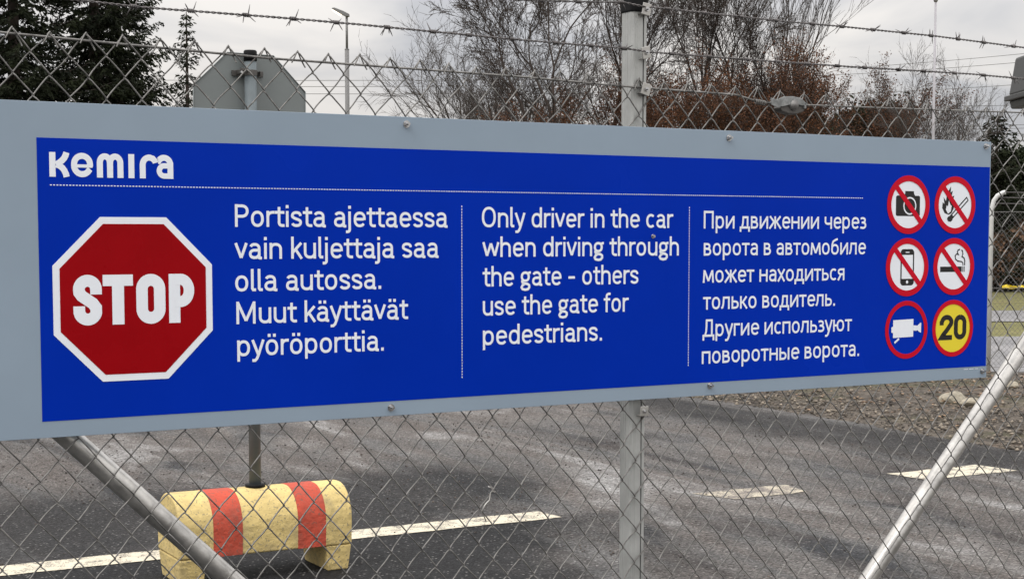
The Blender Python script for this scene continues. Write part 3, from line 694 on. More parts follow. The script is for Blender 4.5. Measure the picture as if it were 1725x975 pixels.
# merge overlapping strokes of each letter into one mesh, each stroke on a hair-thin level of its own
def letters(groups, name, m, parent, T, y=Z1):
    for g_ in groups:
        b = MB()
        for i, (kind, pts, w) in enumerate(g_):
            yy = y - .00012 * i
            if kind == 'poly': b.add([(T(*p)[0], yy, T(*p)[1]) for p in pts], [tuple(range(len(pts)))])
            elif kind == 'ring':
                P = [pts[-1]] + list(pts) + [pts[0]]; r_ = ribbon(P, w); m_ = len(P); A_ = [T(*p) for p in r_[1:m_ - 1]]; B2_ = [T(*p) for p in r_[m_ + 1:2 * m_ - 1][::-1]]; k_ = len(A_)
                b.add([(p[0], yy, p[1]) for p in A_ + B2_], [(q, (q + 1) % k_, k_ + (q + 1) % k_, k_ + q) for q in range(k_)])
            else:
                r_ = [T(*p) for p in ribbon(pts, w)]; n_ = len(pts)
                b.add([(p[0], yy, p[1]) for p in r_], [(k, k + 1, 2 * n_ - 2 - k, 2 * n_ - 1 - k) for k in range(n_ - 1)])
        b.build(name, m, parent)
letters([logo[0:3], logo[3:5], logo[5:7], logo[7:8], logo[8:9], logo[9:11]], 'letter', MT['white'], lg, U)
# stop octagon
def octagon(cx, cz, w):
    k = w / 2; q = k * math.tan(R(22.5)); return [(cx + a, cz + b) for a, b in [(-q, k), (q, k), (k, q), (k, -q), (q, -k), (-q, -k), (-k, -q), (-k, q)]]
oc = (-1.1378, 1.5037)
stop = empty('stop_emblem'); stop.parent = sign
MB().prism(octagon(*oc, .3005), SY - .0014, SY - .0007, lambda x, z, yy: (x, yy, z)).build('white_border', MT['white'], stop)
MB().prism(octagon(*oc, .2755), SY - .0018, SY - .0013, lambda x, z, yy: (x, yy, z)).build('red_field', MT['red'], stop)
S = lambda x, z: (-1.2520 + x * (.2292 / 2.52), 1.4575 + z * .0915)
w_ = .235
letters([[('r', [(.462, .61), (.462, .70)] + arc(.29, .715, .172, .17, 0, 180, 16)[1:] + [(.122, .655), (.17, .585), (.28, .51), (.395, .43), (.458, .345)] + arc(.29, .285, .172, .17, 0, -180, 16)[1:] + [(.118, .38)], w_)],
         [('r', [(.60, .885), (1.22, .885)], .225), ('r', [(.91, .80), (.91, 0)], .245)],
         [('ring', arc(1.59, .70, .185, .185, 0, 180, 18) + arc(1.59, .30, .185, .185, 180, 360, 18), .24)],
         [('r', [(2.09, 0), (2.09, 1.0)], .24), ('r', [(2.10, .8875), (2.22, .8875)] + arc(2.22, .66, .18, .2275, 90, -90, 20)[1:] + [(2.10, .4325)], .225)]],
        'letter', MT['white'], stop, S, SY - .0021)
# pictograms
def picto(cx, cz, build, lab, face='white', rw=.2, r=.0718):
    e = empty('pictogram'); e.parent = sign; e['label'] = lab
    T = lambda u_, v_: (cx + u_ * r, cz + v_ * r)
    if face: disc(cx, cz, r * .97, Z1, 'face', MT[face], e)
    ring_mesh(cx, cz, r * (1 - rw), r, Z1 - .0009, 'ring', MT['red2'], e)
    build(T, e)
    if rw > .19 and face == 'white':
        o = MB().add([(*[T(*p)[0]], Z1 - .0008, T(*p)[1]) for p in ribbon([(-.62, .66), (.62, -.62)], .19)], [(0, 1, 2, 3)]).build('slash', MT['red2'], e)
def rrect(x0, y0, x1, y1, r_, n_=5):
    o = []
    for cx, cy, a in ((x1 - r_, y1 - r_, 0), (x0 + r_, y1 - r_, 90), (x0 + r_, y0 + r_, 180), (x1 - r_, y0 + r_, 270)): o += arc(cx, cy, r_, r_, a, a + 90, n_)
    return o
def shp(T, e, items, name='symbol'):
    mats = {}
    for i, (mn_, kind, pts, w) in enumerate(items): mats.setdefault(mn_, []).append((i, kind, pts, w))
    for mn_, its in mats.items():
        b = MB()
        for i, kind, pts, w in its:
            yy = Z1 - .00010 - .00009 * i
            if kind == 'poly': b.add([(T(*p)[0], yy, T(*p)[1]) for p in pts], [tuple(range(len(pts)))])
            else:
                r_ = [T(*p) for p in ribbon(pts, w)]; n_ = len(pts)
                b.add([(p[0], yy, p[1]) for p in r_], [(k, k + 1, 2 * n_ - 2 - k, 2 * n_ - 1 - k) for k in range(n_ - 1)])
        b.build(name, MT[mn_], e, tri=True)
def p_camera(T, e):
    shp(T, e, [('ink', 'poly', rrect(-.58, -.39, .55, .31, .07), 0), ('ink', 'poly', [(-.22, .29), (-.14, .42), (.24, .42), (.32, .29)], 0), ('ink', 'r', [(-.13, .34), (-.13, .44), (.23, .44), (.23, .34)], .05),
               ('white', 'r', arc(.07, -.04, .28, .28, 0, 360, 28), .05), ('ink', 'poly', arc(.07, -.04, .12, .12, 0, 350, 18), 0)])
def p_fire(T, e):
    fl = [(-.30, -.34), (-.50, -.28), (-.62, -.10), (-.60, .10), (-.52, .04), (-.56, .28), (-.44, .14), (-.40, .40), (-.20, .66), (-.22, .44), (-.12, .50), (-.17, .28), (-.04, .34), (-.10, .12), (-.02, .14), (-.06, -.12), (-.16, -.28)]
    inn = [(-.33, -.30), (-.44, -.16), (-.40, .00), (-.34, -.06), (-.30, .16), (-.22, .0), (-.16, -.02), (-.20, -.22)]
    shp(T, e, [('ink', 'poly', fl, 0), ('white', 'poly', inn, 0), ('ink', 'r', [(-.22, -.46), (.62, .24)], .17), ('white', 'r', [(-.10, -.36), (.585, .21)], .075),
               ('ink', 'poly', arc(-.24, -.48, .13, .10, 0, 345, 16), 0)])
def p_phone(T, e):
    shp(T, e, [('ink', 'poly', rrect(-.31, -.63, .33, .62, .13), 0), ('white', 'poly', [(-.25, -.40), (.27, -.40), (.27, .42), (-.25, .42)], 0), ('white', 'poly', arc(.01, -.51, .055, .055, 0, 340, 14), 0), ('white', 'r', [(-.08, .51), (.10, .51)], .03)])
def p_smoke(T, e):
    shp(T, e, [('ink', 'poly', [(-.66, -.19), (.40, -.19), (.40, 0), (-.66, 0)], 0), ('ink', 'poly', [(.43, -.19), (.47, -.19), (.47, 0), (.43, 0)], 0), ('ink', 'poly', [(.50, -.19), (.54, -.19), (.54, 0), (.50, 0)], 0),
               ('ink', 'r', [(.45, .04), (.45, .12), (.38, .17), (.20, .19), (.08, .26), (.06, .38), (.14, .44), (.22, .42), (.16, .50), (.20, .58), (.30, .60)], .045), ('ink', 'r', [(.53, .04), (.54, .20), (.50, .30), (.40, .34), (.44, .44), (.42, .54), (.36, .58)], .045)])
def p_video(T, e):
    shp(T, e, [('white', 'poly', [(-.62, -.27), (.33, -.25), (.33, .36), (-.62, .34)], 0), ('white', 'poly', [(-.70, -.08), (-.62, -.10), (-.62, .12), (-.70, .10)], 0), ('white', 'poly', [(.33, -.04), (.50, -.05), (.50, .13), (.33, .14)], 0),
               ('white', 'poly', [(.50, -.02), (.66, -.12), (.70, -.12), (.70, .22), (.66, .22), (.50, .11)], 0), ('white', 'r', [(-.34, -.30), (-.55, -.44)], .07)])
def p_twenty(T, e):
    letters([[('r', [(.10, .60), (.10, .72)] + arc(.36, .72, .235, .20, 168, -20, 14) + [(.50, .55), (.36, .38), (.18, .20), (.10, .09), (.64, .09)], .2)],
             [('r', [(1.05, .91)] + arc(1.05, .68, .22, .23, 90, 180, 10)[1:] + arc(1.05, .32, .22, .23, 180, 270, 10) + arc(1.05, .32, .22, .23, 270, 360, 10)[1:] + arc(1.05, .68, .22, .23, 0, 90, 10), .2)]],
            'numeral', MT['ink'], e, lambda x, z: T(-.64 + x * .96, -.40 + z * .86), Z1 - .0004)
picto(.8155, 1.6960, p_camera, 'no cameras pictogram'); picto(.9762, 1.6965, p_fire, 'no matches or open flame pictogram')
picto(.8148, 1.5425, p_phone, 'no mobile phones pictogram'); picto(.9760, 1.5425, p_smoke, 'no smoking pictogram')
picto(.8159, 1.3880, p_video, 'white video camera pictogram in red ring', None, .16); picto(.9765, 1.3870, p_twenty, 'yellow 20 speed limit pictogram', 'yellow', .16)
# tiny maker's print low right
flat([[(1.02 + i * .004, 1.2795), (1.0228 + i * .004, 1.2795), (1.0228 + i * .004, 1.2812), (1.02 + i * .004, 1.2812)] for i in range(13) if i not in (4, 9)], SY - .0004, 'small_print', MT['white'], sign)
for (s_, h_) in [(-.5723, 1.8438), (.2525, 1.842), (1.0825, 1.8467), (1.0864, 1.2734), (.2039, 1.2785), (-.6106, 1.2731), (.0404, 1.6187)]:
    k = .62 if (s_ > 0 and h_ < 1.7 and h_ > 1.5) else 1
    b = MB().tube([(s_, SY, h_), (s_, SY - .0014, h_)], .0075 * k, 18).tube([(s_, SY - .0014, h_), (s_, SY - .0066, h_)], .0056 * k, 6).tube([(s_, SY - .0066, h_), (s_, SY - .0130 * k, h_)], .0027 * k, 10)
    b.build('bolt', MT['steel'], sign)

# ================================================================ stop sign standing in its concrete foot
def block_material(name, col, dirt):
    m = mat(name, col, .85, var=.12, vscale=7, bump=.8, bscale=38); t = m.node_tree; b = t.nodes['Principled BSDF']
    src = b.inputs['Base Color'].links[0].from_socket; c = t.nodes.new('ShaderNodeTexCoord')
    n_ = t.nodes.new('ShaderNodeTexNoise'); n_.inputs['Scale'].default_value = 75; n_.inputs['Detail'].default_value = 2; t.links.new(c.outputs['Object'], n_.inputs['Vector'])
    r_ = t.nodes.new('ShaderNodeValToRGB'); t.links.new(n_.outputs[0], r_.inputs[0]); r_.color_ramp.elements[0].position = .60; r_.color_ramp.elements[0].color = (0, 0, 0, 1); r_.color_ramp.elements[1].position = .66
    n2 = t.nodes.new('ShaderNodeTexNoise'); n2.inputs['Scale'].default_value = 11; n2.inputs['Detail'].default_value = 5; t.links.new(c.outputs['Object'], n2.inputs['Vector'])
    r2 = t.nodes.new('ShaderNodeValToRGB'); t.links.new(n2.outputs[0], r2.inputs[0]); r2.color_ramp.elements[0].position = .52; r2.color_ramp.elements[0].color = (0, 0, 0, 1); r2.color_ramp.elements[1].position = .75
    f = M(t, 'MAXIMUM', M(t, 'MULTIPLY', r_.outputs[0], .8), M(t, 'MULTIPLY', r2.outputs[0], .55))
    x = t.nodes.new('ShaderNodeMix'); x.data_type = 'RGBA'; t.links.new(f, x.inputs[0]); t.links.new(src, x.inputs[6]); x.inputs[7].default_value = dirt; t.links.new(x.outputs[2], b.inputs['Base Color'])
    return m
MT['block'] = block_material('yellow_concrete', (.66, .51, .21, 1), (.26, .22, .14, 1))
MT['blockred'] = block_material('red_painted_stripe', (.50, .075, .042, 1), (.22, .085, .06, 1))
BA = R(29); bl0 = ground_at(303, 990)         # front left bottom corner
BL, BW, BH = .865, .345, .415
bx, by = Vector((math.cos(BA), math.sin(BA), 0)), Vector((-math.sin(BA), math.cos(BA), 0))
foot_c = bl0 + bx * BL / 2 + by * BW / 2
ssign = tag(empty('stop_sign', (foot_c.x, foot_c.y, 0), BA), 'octagonal road sign seen from behind, its pole standing in a yellow and red concrete foot', 'road sign')
def profile(e=0.0, z0=.125, n_=12):
    hw = BW / 2 + e; r_ = .155; top = BH + e
    p = [(-hw + .004, z0)] + [(-hw, BH - r_ - .03)]
    for i in range(n_ + 1):
        a = R(180 - 90 * i / n_); p.append((-(BW / 2 - r_) + (r_ + e) * math.cos(a), (BH - r_) + (r_ + e) * math.sin(a)))
    for i in range(n_ + 1):
        a = R(90 - 90 * i / n_); p.append(((BW / 2 - r_) + (r_ + e) * math.cos(a), (BH - r_) + (r_ + e) * math.sin(a)))
    p += [(hw, BH - r_ - .03), (hw - .004, z0)]
    return p
def extr(poly, x0, x1): return MB().prism(poly, x0, x1, lambda y, z, x: (x, y, z))
body = extr(profile(), -BL / 2, BL / 2).build('concrete_foot', MT['block'], ssign, True, bevel=.012, segs=3)
for sx in (-1, 1):
    b = MB(); xo, xi = sx * BL / 2, sx * (BL / 2 - .135)
    lo = [(xo - sx * .014, -BW / 2 + .022), (xi + sx * .012, -BW / 2 + .022), (xi + sx * .012, BW / 2 - .022), (xo - sx * .014, BW / 2 - .022)]
    hi = [(xo - sx * .002, -BW / 2 + .007), (xi, -BW / 2 + .007), (xi, BW / 2 - .007), (xo - sx * .002, BW / 2 - .007)]
    b.add([(x, y, 0) for x, y in lo] + [(x, y, .1245) for x, y in hi], [(0, 1, 2, 3), (7, 6, 5, 4)] + [(i, (i + 1) % 4, 4 + (i + 1) % 4, 4 + i) for i in range(4)])
    b.build('support_foot', MT['block'], body, True, bevel=.008)
for (a, c) in ((.19, .355), (.675, .84)):
    o = extr(profile(.0018, .127), -BL / 2 + a * BL, -BL / 2 + c * BL).build('red_stripe', MT['blockred'], body, True, bevel=.001)
pt = 2.487
pole = MB().tube([(0, 0, BH - .02), (0, 0, pt)], .0285, 24).build('pole', MT['pole'], ssign, True)
MB().tube([(0, 0, BH + .001), (0, 0, BH + .014)], .048, 24).build('pole_collar', MT['black'], pole, True)
MB().tube([(0, 0, pt - .045), (0, 0, pt), (0, 0, pt + .006)], [.0315, .0315, .027], 24).build('pole_cap', MT['black'], pole, True)
# octagonal plate (rear faces the viewer) on the far side of the pole
pr = Matrix.Rotation(R(0), 3, 'Z') @ Matrix.Rotation(R(1.0), 3, 'Y')
pc = Vector((.014, .052, pt - .286))
b = MB(); oo = octagon(0, 0, .560)
b.prism(oo, -.0015, .0015, lambda x, z, y: tuple(pr @ Vector((x, y, z)) + pc))
plate = b.build('sign_plate', MT['plate_back'], ssign, bevel=.0008)
b = MB()
for i in range(8):
    p, q_ = Vector(oo[i]), Vector(oo[(i + 1) % 8]); b.tube([pr @ Vector((p.x, -.004, p.y)) + pc, pr @ Vector((q_.x, -.004, q_.y)) + pc], .0026, 6)
b.build('folded_rim', MT['plate_back'], plate, True)
for dz in (-.10, -.50):
    z_ = pt + dz
    b = MB().tube([(0, 0, z_ - .013), (0, 0, z_ + .013)], .032, 20).box((0, .042, z_), (.155, .010, .026)).box((-.052, .015, z_ + .004), (.008, .05, .02)).box((.052, .02, z_), (.006, .04, .02)).box((-.040, -.030, z_ + .012), (.035, .018, .012))
    c = b.build('bracket', MT['rubber'], ssign, bevel=.001)
    MB().tube([(-.055, -.02, z_), (-.055, -.034, z_)], .006, 6).tube([(.060, .036, z_), (.060, .028, z_)], .005, 6).build('bracket_bolt', MT['steel'], c)

# ================================================================ far fence on the right
ff = tag(empty('distant_fence', (5.665, 19.0, 0), R(6)), 'lower white-posted wire fence beyond the verge right of the blue sign', 'fence')
for k in range(5):
    x = k * 3.0
    MB().tube([(x, 0, 0), (x, 0, 1.93), (x + .02, -.01, 2.03), (x + .06, -.02, 2.09), (x + .12, -.04, 2.125), (x + .145, -.045, 2.13)], .027, 10).build('post', MT['farpost'], ff, True)
for z, dx in ((.06, 0), (1.0, 0), (1.90, 0)):
    MB().tube([(-.02, 0, z), (12.2, 0, z)], .004, 5).build('line_wire', MT['galv_dull'], ff)
for z, dx, dy in ((2.0, .02, 0), (2.07, .05, -.02), (2.13, .13, -.045)):
    b = MB().tube([(dx, dy, z)] + [(dx + i * 1.0, dy, z - .02 * math.sin(i * 1.05) ** 2) for i in range(1, 13)], .005, 5); b.build('barbed_wire', MT['barb'], ff)
pw = .064; paths = []
for m in range(0, int(8.0 / (pw / 2))):
    nr = int(1.84 / (pw / 2)); j = np.arange(nr + 1)
    xx = np.where((m + j) % 2 == 0, m, m + 1) * pw / 2
    paths.append(np.stack([xx, 0 * j, 1.90 - j * pw / 2], -1))
V, Q = nptubes(paths, .0020, 4); npmesh('wire_mesh', V, Q, MT['galv_dull'], ff)
# yellow tape
tp = MB(); A = at(1688, 483.5, 30); B = A + Vector((6, 1.0, .05)); P = [A + (B - A) * i / 60 + Vector((0, 0, .012 * math.sin(i * 1.9))) for i in range(61)]
vs = []; 
for i, p in enumerate(P): w = .028 + .010 * math.sin(i * 1.3); vs += [p + Vector((0, .02 * math.sin(i * 2.1), w)), p - Vector((0, .02 * math.sin(i * 2.1), w))]
tp.add(vs, [(2 * i, 2 * i + 1, 2 * i + 3, 2 * i + 2) for i in range(60)])
tape = tp.build('barrier_tape', MT['tape']); md = tape.modifiers.new('s', 'SOLIDIFY'); md.thickness = .002
tag(tape, 'yellow barrier tape strung before the brown hedge', 'barrier tape')
# hood at the right frame edge
def tap(x0, x1, y0, y1, x0b, x1b, y0b, y1b, z0, z1): return MB().add([(x0, y0, z0), (x1, y0, z0), (x1, y1, z0), (x0, y1, z0), (x0b, y0b, z1), (x1b, y0b, z1), (x1b, y1b, z1), (x0b, y1b, z1)], [(3, 2, 1, 0), (4, 5, 6, 7), (0, 1, 5, 4), (1, 2, 6, 5), (2, 3, 7, 6), (3, 0, 4, 7)])
hp = at(1770, 250, 12.0); hg = tag(empty('pole_lamp', (hp.x, hp.y, 0)), 'dark grey lamp head cut off by the right edge above the fence', 'lamp')
zb = at(1725, 180, 12).z; zt = at(1725, 92, 12).z; zm = at(1725, 158, 12).z; hw = (hp.x - at(1716, 150, 12).x)
tap(-hw, hw, -hw, hw, -hw * .86, hw * .86, -hw * .86, hw * .86, zm, zt).build('hood', MT['hood'], hg, bevel=.02)
MB().box((0, 0, (zm + zm - .035) / 2), (2 * hw + .05, 2 * hw + .05, .038)).build('hood_rim', MT['hood'], hg, bevel=.006)
tap(-hw * .93, hw * .93, -hw * .93, hw * .93, -hw * .98, hw * .98, -hw * .98, hw * .98, zb, zm - .037).build('lower_housing', MT['hood'], hg, bevel=.01)
MB().tube([(0, 0, 0), (0, 0, zb)], .05, 12).build('pole', MT['lamp_metal'], hg, True)

# ================================================================ lamps, mast, cables
def street_lamp(px, Y, ytop, ymid, lab, s=1.0, lit=True):
    p = at(px, ytop, Y); z = p.z; zm_ = at(px, ymid, Y).z
    e = tag(empty('street_lamp', (p.x, p.y, 0)), lab, 'street lamp')
    MB().tube([(0, 0, 0), (0, 0, zm_)], .068 * s, 12).tube([(0, 0, zm_), (0, 0, zm_ + .02)], .072 * s, 12).build('post', MT['lamp_metal'], e, True)
    MB().tube([(0, 0, zm_), (0, 0, z - .02)], .038 * s, 10).build('upper_post', MT['lamp_metal'], e, True)
    h = MB(); out_ = [(.06, 0, .06), (-.30, .11, .20), (-.50, .06, .25)]
    prof = [(.08, -.03), (.08, .05), (-.10, .14), (-.36, .24), (-.44, .235), (-.45, .20), (-.20, .06), (-.02, -.03)]
    h.prism([(x * s, y_ * s) for x, y_ in prof], -.10 * s, .10 * s, lambda x, y_, q: (x, q, z - .02 + y_))
    hd = h.build('lamp_head', MT['lamp_metal'], e, bevel=.015 * s)
    if lit: MB().prism([(x * s, y_ * s) for x, y_ in [(-.16, .02), (-.43, .185), (-.445, .165), (-.20, .0)]], -.085 * s, .085 * s, lambda x, y_, q: (x, q, z - .02 + y_)).build('glowing_lens', MT['glow'], hd)
street_lamp(584, 50, 26, 84, 'slender grey street lamp with its head lit, left of the bare trees')
street_lamp(77, 75, 152, 190, 'small distant street lamp glimpsed through the big spruces', 1.0)
mp = at(1569, 397, 40); zt = at(1570, 1, 40).z
ms = tag(empty('flagpole', (mp.x, mp.y, 0)), 'thin tall white flagpole among the bare branches on the right', 'flagpole')
MB().tube([(0, 0, 0), (0, 0, 4), (0, 0, zt - .05)], [.045, .036, .026], 12).build('pole', MT['mast'], ms, True)
bm = bmesh.new(); bmesh.ops.create_uvsphere(bm, u_segments=12, v_segments=8, radius=.055); me = bpy.data.meshes.new('finial'); bm.to_mesh(me); bm.free(); me.materials.append(MT['galv_dull'])
o = bpy.data.objects.new('finial', me); COL.objects.link(o); o.parent = ms; o.location = (0, 0, zt)
def cable(x0, y0, x1, y1, Y0, Y1, lab, r=.016):
    a, b_ = at(x0, y0, Y0), at(x1, y1, Y1); P = []
    for i in range(17):
        t = i / 16; q = a.lerp(b_, t); q.z -= .25 * 4 * t * (1 - t) * 0.5; P.append(q)
    tag(MB().tube(P, r, 5).build('overhead_cable', MT['cable']), lab, 'cable', 'overhead cables behind the trees')
cable(-400, 130, 1000, 134, 95, 95, 'topmost of the overhead cables left of the bare trees')
cable(-400, 141, 1000, 144, 95, 95, 'middle overhead cable left of the bare trees')
cable(-400, 150, 1000, 158, 95, 95, 'lowest of the overhead cables left of the bare trees')
for i, (ya, yb2, lab) in enumerate([(118, 72, 'uppermost rising overhead cable right of the brown trees'), (128, 88, 'second rising overhead cable right of the brown trees'), (160, 128, 'third overhead cable, just under the lower barbed wire'), (178, 172, 'overhead cable level with the top of the fence mesh'),
                                   (211, 205, 'upper of two close cables below the fence top'), (217, 211, 'lower of two close cables below the fence top'), (246, 240, 'cable crossing the dark pine crown at the right'), (224, 221, 'faint cable above the dark pine tip')]):
    cable(1380, ya, 1900, yb2, 100, 85, lab, .014)

# ================================================================ trees
def leaves_np(pts, size, m, name, parent, elong=1.4, k=1):
    pts = np.asarray(pts); K = len(pts); u_ = RNG.normal(size=(K, 3)); u_ /= np.linalg.norm(u_, axis=1)[:, None]
    w_ = RNG.normal(size=(K, 3)); v_ = np.cross(u_, w_); v_ /= np.linalg.norm(v_, axis=1)[:, None]
    s = size * RNG.uniform(.6, 1.3, (K, 1))
    V = np.stack([pts - u_ * s * elong, pts - v_ * s * .7, pts + u_ * s * elong, pts + v_ * s * .7], 1)
    return npmesh(name, V.reshape(-1, 3), np.arange(K * 4).reshape(-1, 4), m, parent)
def bare_tree(seed, H=10, stems=1, spread=.5, levels=4, twig=1.0, upright=.15, low=.22, wig=.13, forks=2, kids=(7, 7, 6, 5), thick=1.0):
    """trunk mesh, branch mesh and the twig points"""
    r_ = random.Random(seed); trunk, br_ = MB(), MB(); tips = []
    def grow(p, d_, L_, rad, lv, gen=0):
        n_ = 7 if lv == 0 else (6 if lv < 3 else 4); P = [p.copy()]; q = p.copy(); dd = d_.copy(); g_ = wig * (.8, 1.0, .75, .6, .6)[lv]
        for i in range(n_):
            dd = (dd + Vector((r_.gauss(0, g_), r_.gauss(0, g_), r_.gauss(0, g_ * .6) + upright * .22))).normalized(); q = q + dd * L_ / n_; P.append(q.copy())
        rr = [rad * (1 - .5 * i / n_) for i in range(n_ + 1)]
        (trunk if lv <= 1 else br_).tube(P, rr, 8 if lv == 0 else (6 if lv == 1 else (4 if lv == 2 else 3)), False)
        if lv >= 3: tips.extend(P[1:])
        if lv == 0 and gen < forks:            # the stem divides into near-equal limbs
            for k in range(2 if gen else 3):
                ax = dd.orthogonal().normalized(); ax.rotate(Matrix.Rotation(r_.uniform(0, 6.28), 3, dd)); a = r_.uniform(.25, .55) * spread * 1.7
                grow(P[-1], (dd * math.cos(a) + ax * math.sin(a)).normalized(), L_ * r_.uniform(.75, .95), rr[-1] * r_.uniform(.7, .9), 0, gen + 1)
        if lv >= levels: return
        nb = kids[lv] if lv else (kids[0] if gen else max(1, kids[0] // 2)); lw = low if lv == 0 and gen == 0 else .12
        for k in range(nb):
            t = lw + (1 - lw) * (k + r_.random() * .9) / nb; t = min(t, .98)
            i = min(n_ - 1, int(t * n_)); f_ = t * n_ - i; pp = P[i].lerp(P[i + 1], f_); dir0 = (P[i + 1] - P[i]).normalized()
            ax = dir0.orthogonal().normalized(); ax.rotate(Matrix.Rotation(r_.uniform(0, 6.28), 3, dir0))
            ang = r_.uniform(.45, .9) * spread * 1.6
            nd = (dir0 * math.cos(ang) + ax * math.sin(ang)); nd.z += upright * .5; nd.normalize()
            ll = L_ * r_.uniform(.5, .8) if lv == 0 else L_ * r_.uniform(.38, .62)
            grow(pp, nd, ll, max(.0052 * twig, rad * (1 - .5 * t) * r_.uniform(.36, .55)), lv + 1)
    for s_ in range(stems):
        a = 6.28 * s_ / max(1, stems) + r_.random(); off = Vector((math.cos(a), math.sin(a), 0)) * (.3 if stems > 1 else 0)
        d0 = Vector((off.x * spread * 1.2, off.y * spread * 1.2, 1)).normalized()
        grow(off, d0, H * r_.uniform(.85, 1.05) * .36, thick * H * .0125 / (stems ** .35), 0)
    return trunk, br_, tips
def tree_obj(name, loc, lab, cat, grp, src, rot=0, sc=1):
    e = tag(empty(name, loc, rot), lab, cat, grp); e.scale = (sc, sc, sc); return e
def make_tree(proto, px, Y, lab, rot=0, sc=(1, 1, 1), grp='bare trees behind the fence', name='bare_tree'):
    p = at(px, 397, Y)
    e = tag(empty(name, (p.x, p.y, 0), rot), lab, 'tree', grp); e.scale = sc
    for (nm, me) in proto:
        o = bpy.data.objects.new(nm, me); COL.objects.link(o); o.parent = e
    return e
def proto(seed, leaf=None, leafn=0, leafsize=.035, leafband=None, bark='bark', **k):
    t_, b_, tips = bare_tree(seed, **k); res = []
    for nm, mb, mm in (('trunk', t_, MT[bark]), ('branches', b_, MT[bark])):
        o = mb.build(nm, mm); res.append((nm, o.data)); bpy.data.objects.remove(o)
    if leafn:
        T_ = np.array([tuple(q) for q in tips]); 
        if leafband: T_ = T_[(T_[:, 2] > leafband[0]) & (T_[:, 2] < leafband[1])]
        idx = RNG.integers(0, len(T_), leafn); pts = T_[idx] + RNG.normal(0, .09, (leafn, 3))
        o = leaves_np(pts, leafsize, MT[leaf], 'leaves', None); res.append(('leaves', o.data)); bpy.data.objects.remove(o)
    return res
A1 = proto(14, H=9.6, stems=1, spread=.56, upright=.10, low=.3, forks=2, kids=(5, 6, 5, 4), wig=.17, twig=1.35, thick=1.35)
A2 = proto(23, H=13, stems=2, spread=.26, upright=.26, low=.15, forks=2, kids=(5, 5, 5, 3), wig=.12, thick=.62)
A4 = proto(58, H=10.5, stems=2, spread=.52, upright=.06, low=.15, bark='bark_grey', twig=1.0, forks=1, kids=(6, 6, 5, 3), wig=.14)
B1 = proto(61, 'brownleaf', 32000, .030, None, H=10, stems=2, spread=.52, upright=.10, low=.10, forks=1, kids=(7, 6, 5, 3))
B2 = proto(67, 'brownleaf', 24000, .030, None, H=10.5, stems=2, spread=.50, upright=.14, low=.10, forks=1, kids=(7, 6, 5, 3))
make_tree(A1, 885, 42, 'large bare spreading tree with a forked dark trunk left of the fence post', 2.1)
make_tree(A1, 1010, 50, 'bare tree directly left of the fence post', .3, (.95, .95, 1.05))
make_tree(A2, 1135, 47, 'dense upright bare tree just right of the fence post', 0)
make_tree(A2, 1225, 50, 'tall upright bare tree above the brown-leaved trees', 2.4, (1, 1, 1.05))
make_tree(A1, 1300, 47, 'bare tree whose crown fans out at the right end of the tall row', 4.1, (.85, .85, .98))
make_tree(A4, 815, 52, 'grey bushy bare tree close behind the large spreading one', 3.0, (1, 1, 1.15))
make_tree(A4, 795, 44, 'dark bushy bare tree between the low sapling and the spreading tree', 1.4, (.8, .8, .98))
make_tree(A4, 752, 46, 'low bare sapling at the left end of the bare trees', .5, (.66, .66, .78))
make_tree(A4, 1540, 42, 'slender bare sapling beside the white flagpole', 1.9, (.58, .58, .86))
make_tree(A4, 1640, 44, 'faint low bare sapling nearest the right frame edge', 4.0, (.48, .48, .70))
for pr_, px, Y, sc, rot, lab in [(B1, 985, 43, .62, 0.4, 'lowest brown-leaved tree left of the fence post'), (B1, 1110, 44, .74, 1.8, 'brown-leaved tree right behind the fence post'), (B1, 1200, 46, .80, 3.3, 'brown-leaved tree in the middle of the rust coloured row'),
                            (B2, 1335, 44, .72, 5.0, 'tallest brown-leaved tree, above the wire tensioner'), (B1, 1400, 48, .76, 2.6, 'brown-leaved tree at the right end of the rust coloured row'), (B2, 1250, 47, .80, 1.2, 'thinly leaved brown tree behind the tallest brown one')]:
    make_tree(pr_, px, Y, lab, rot, (sc, sc, sc), 'brown-leaved trees behind the fence', 'brown_leaved_tree')

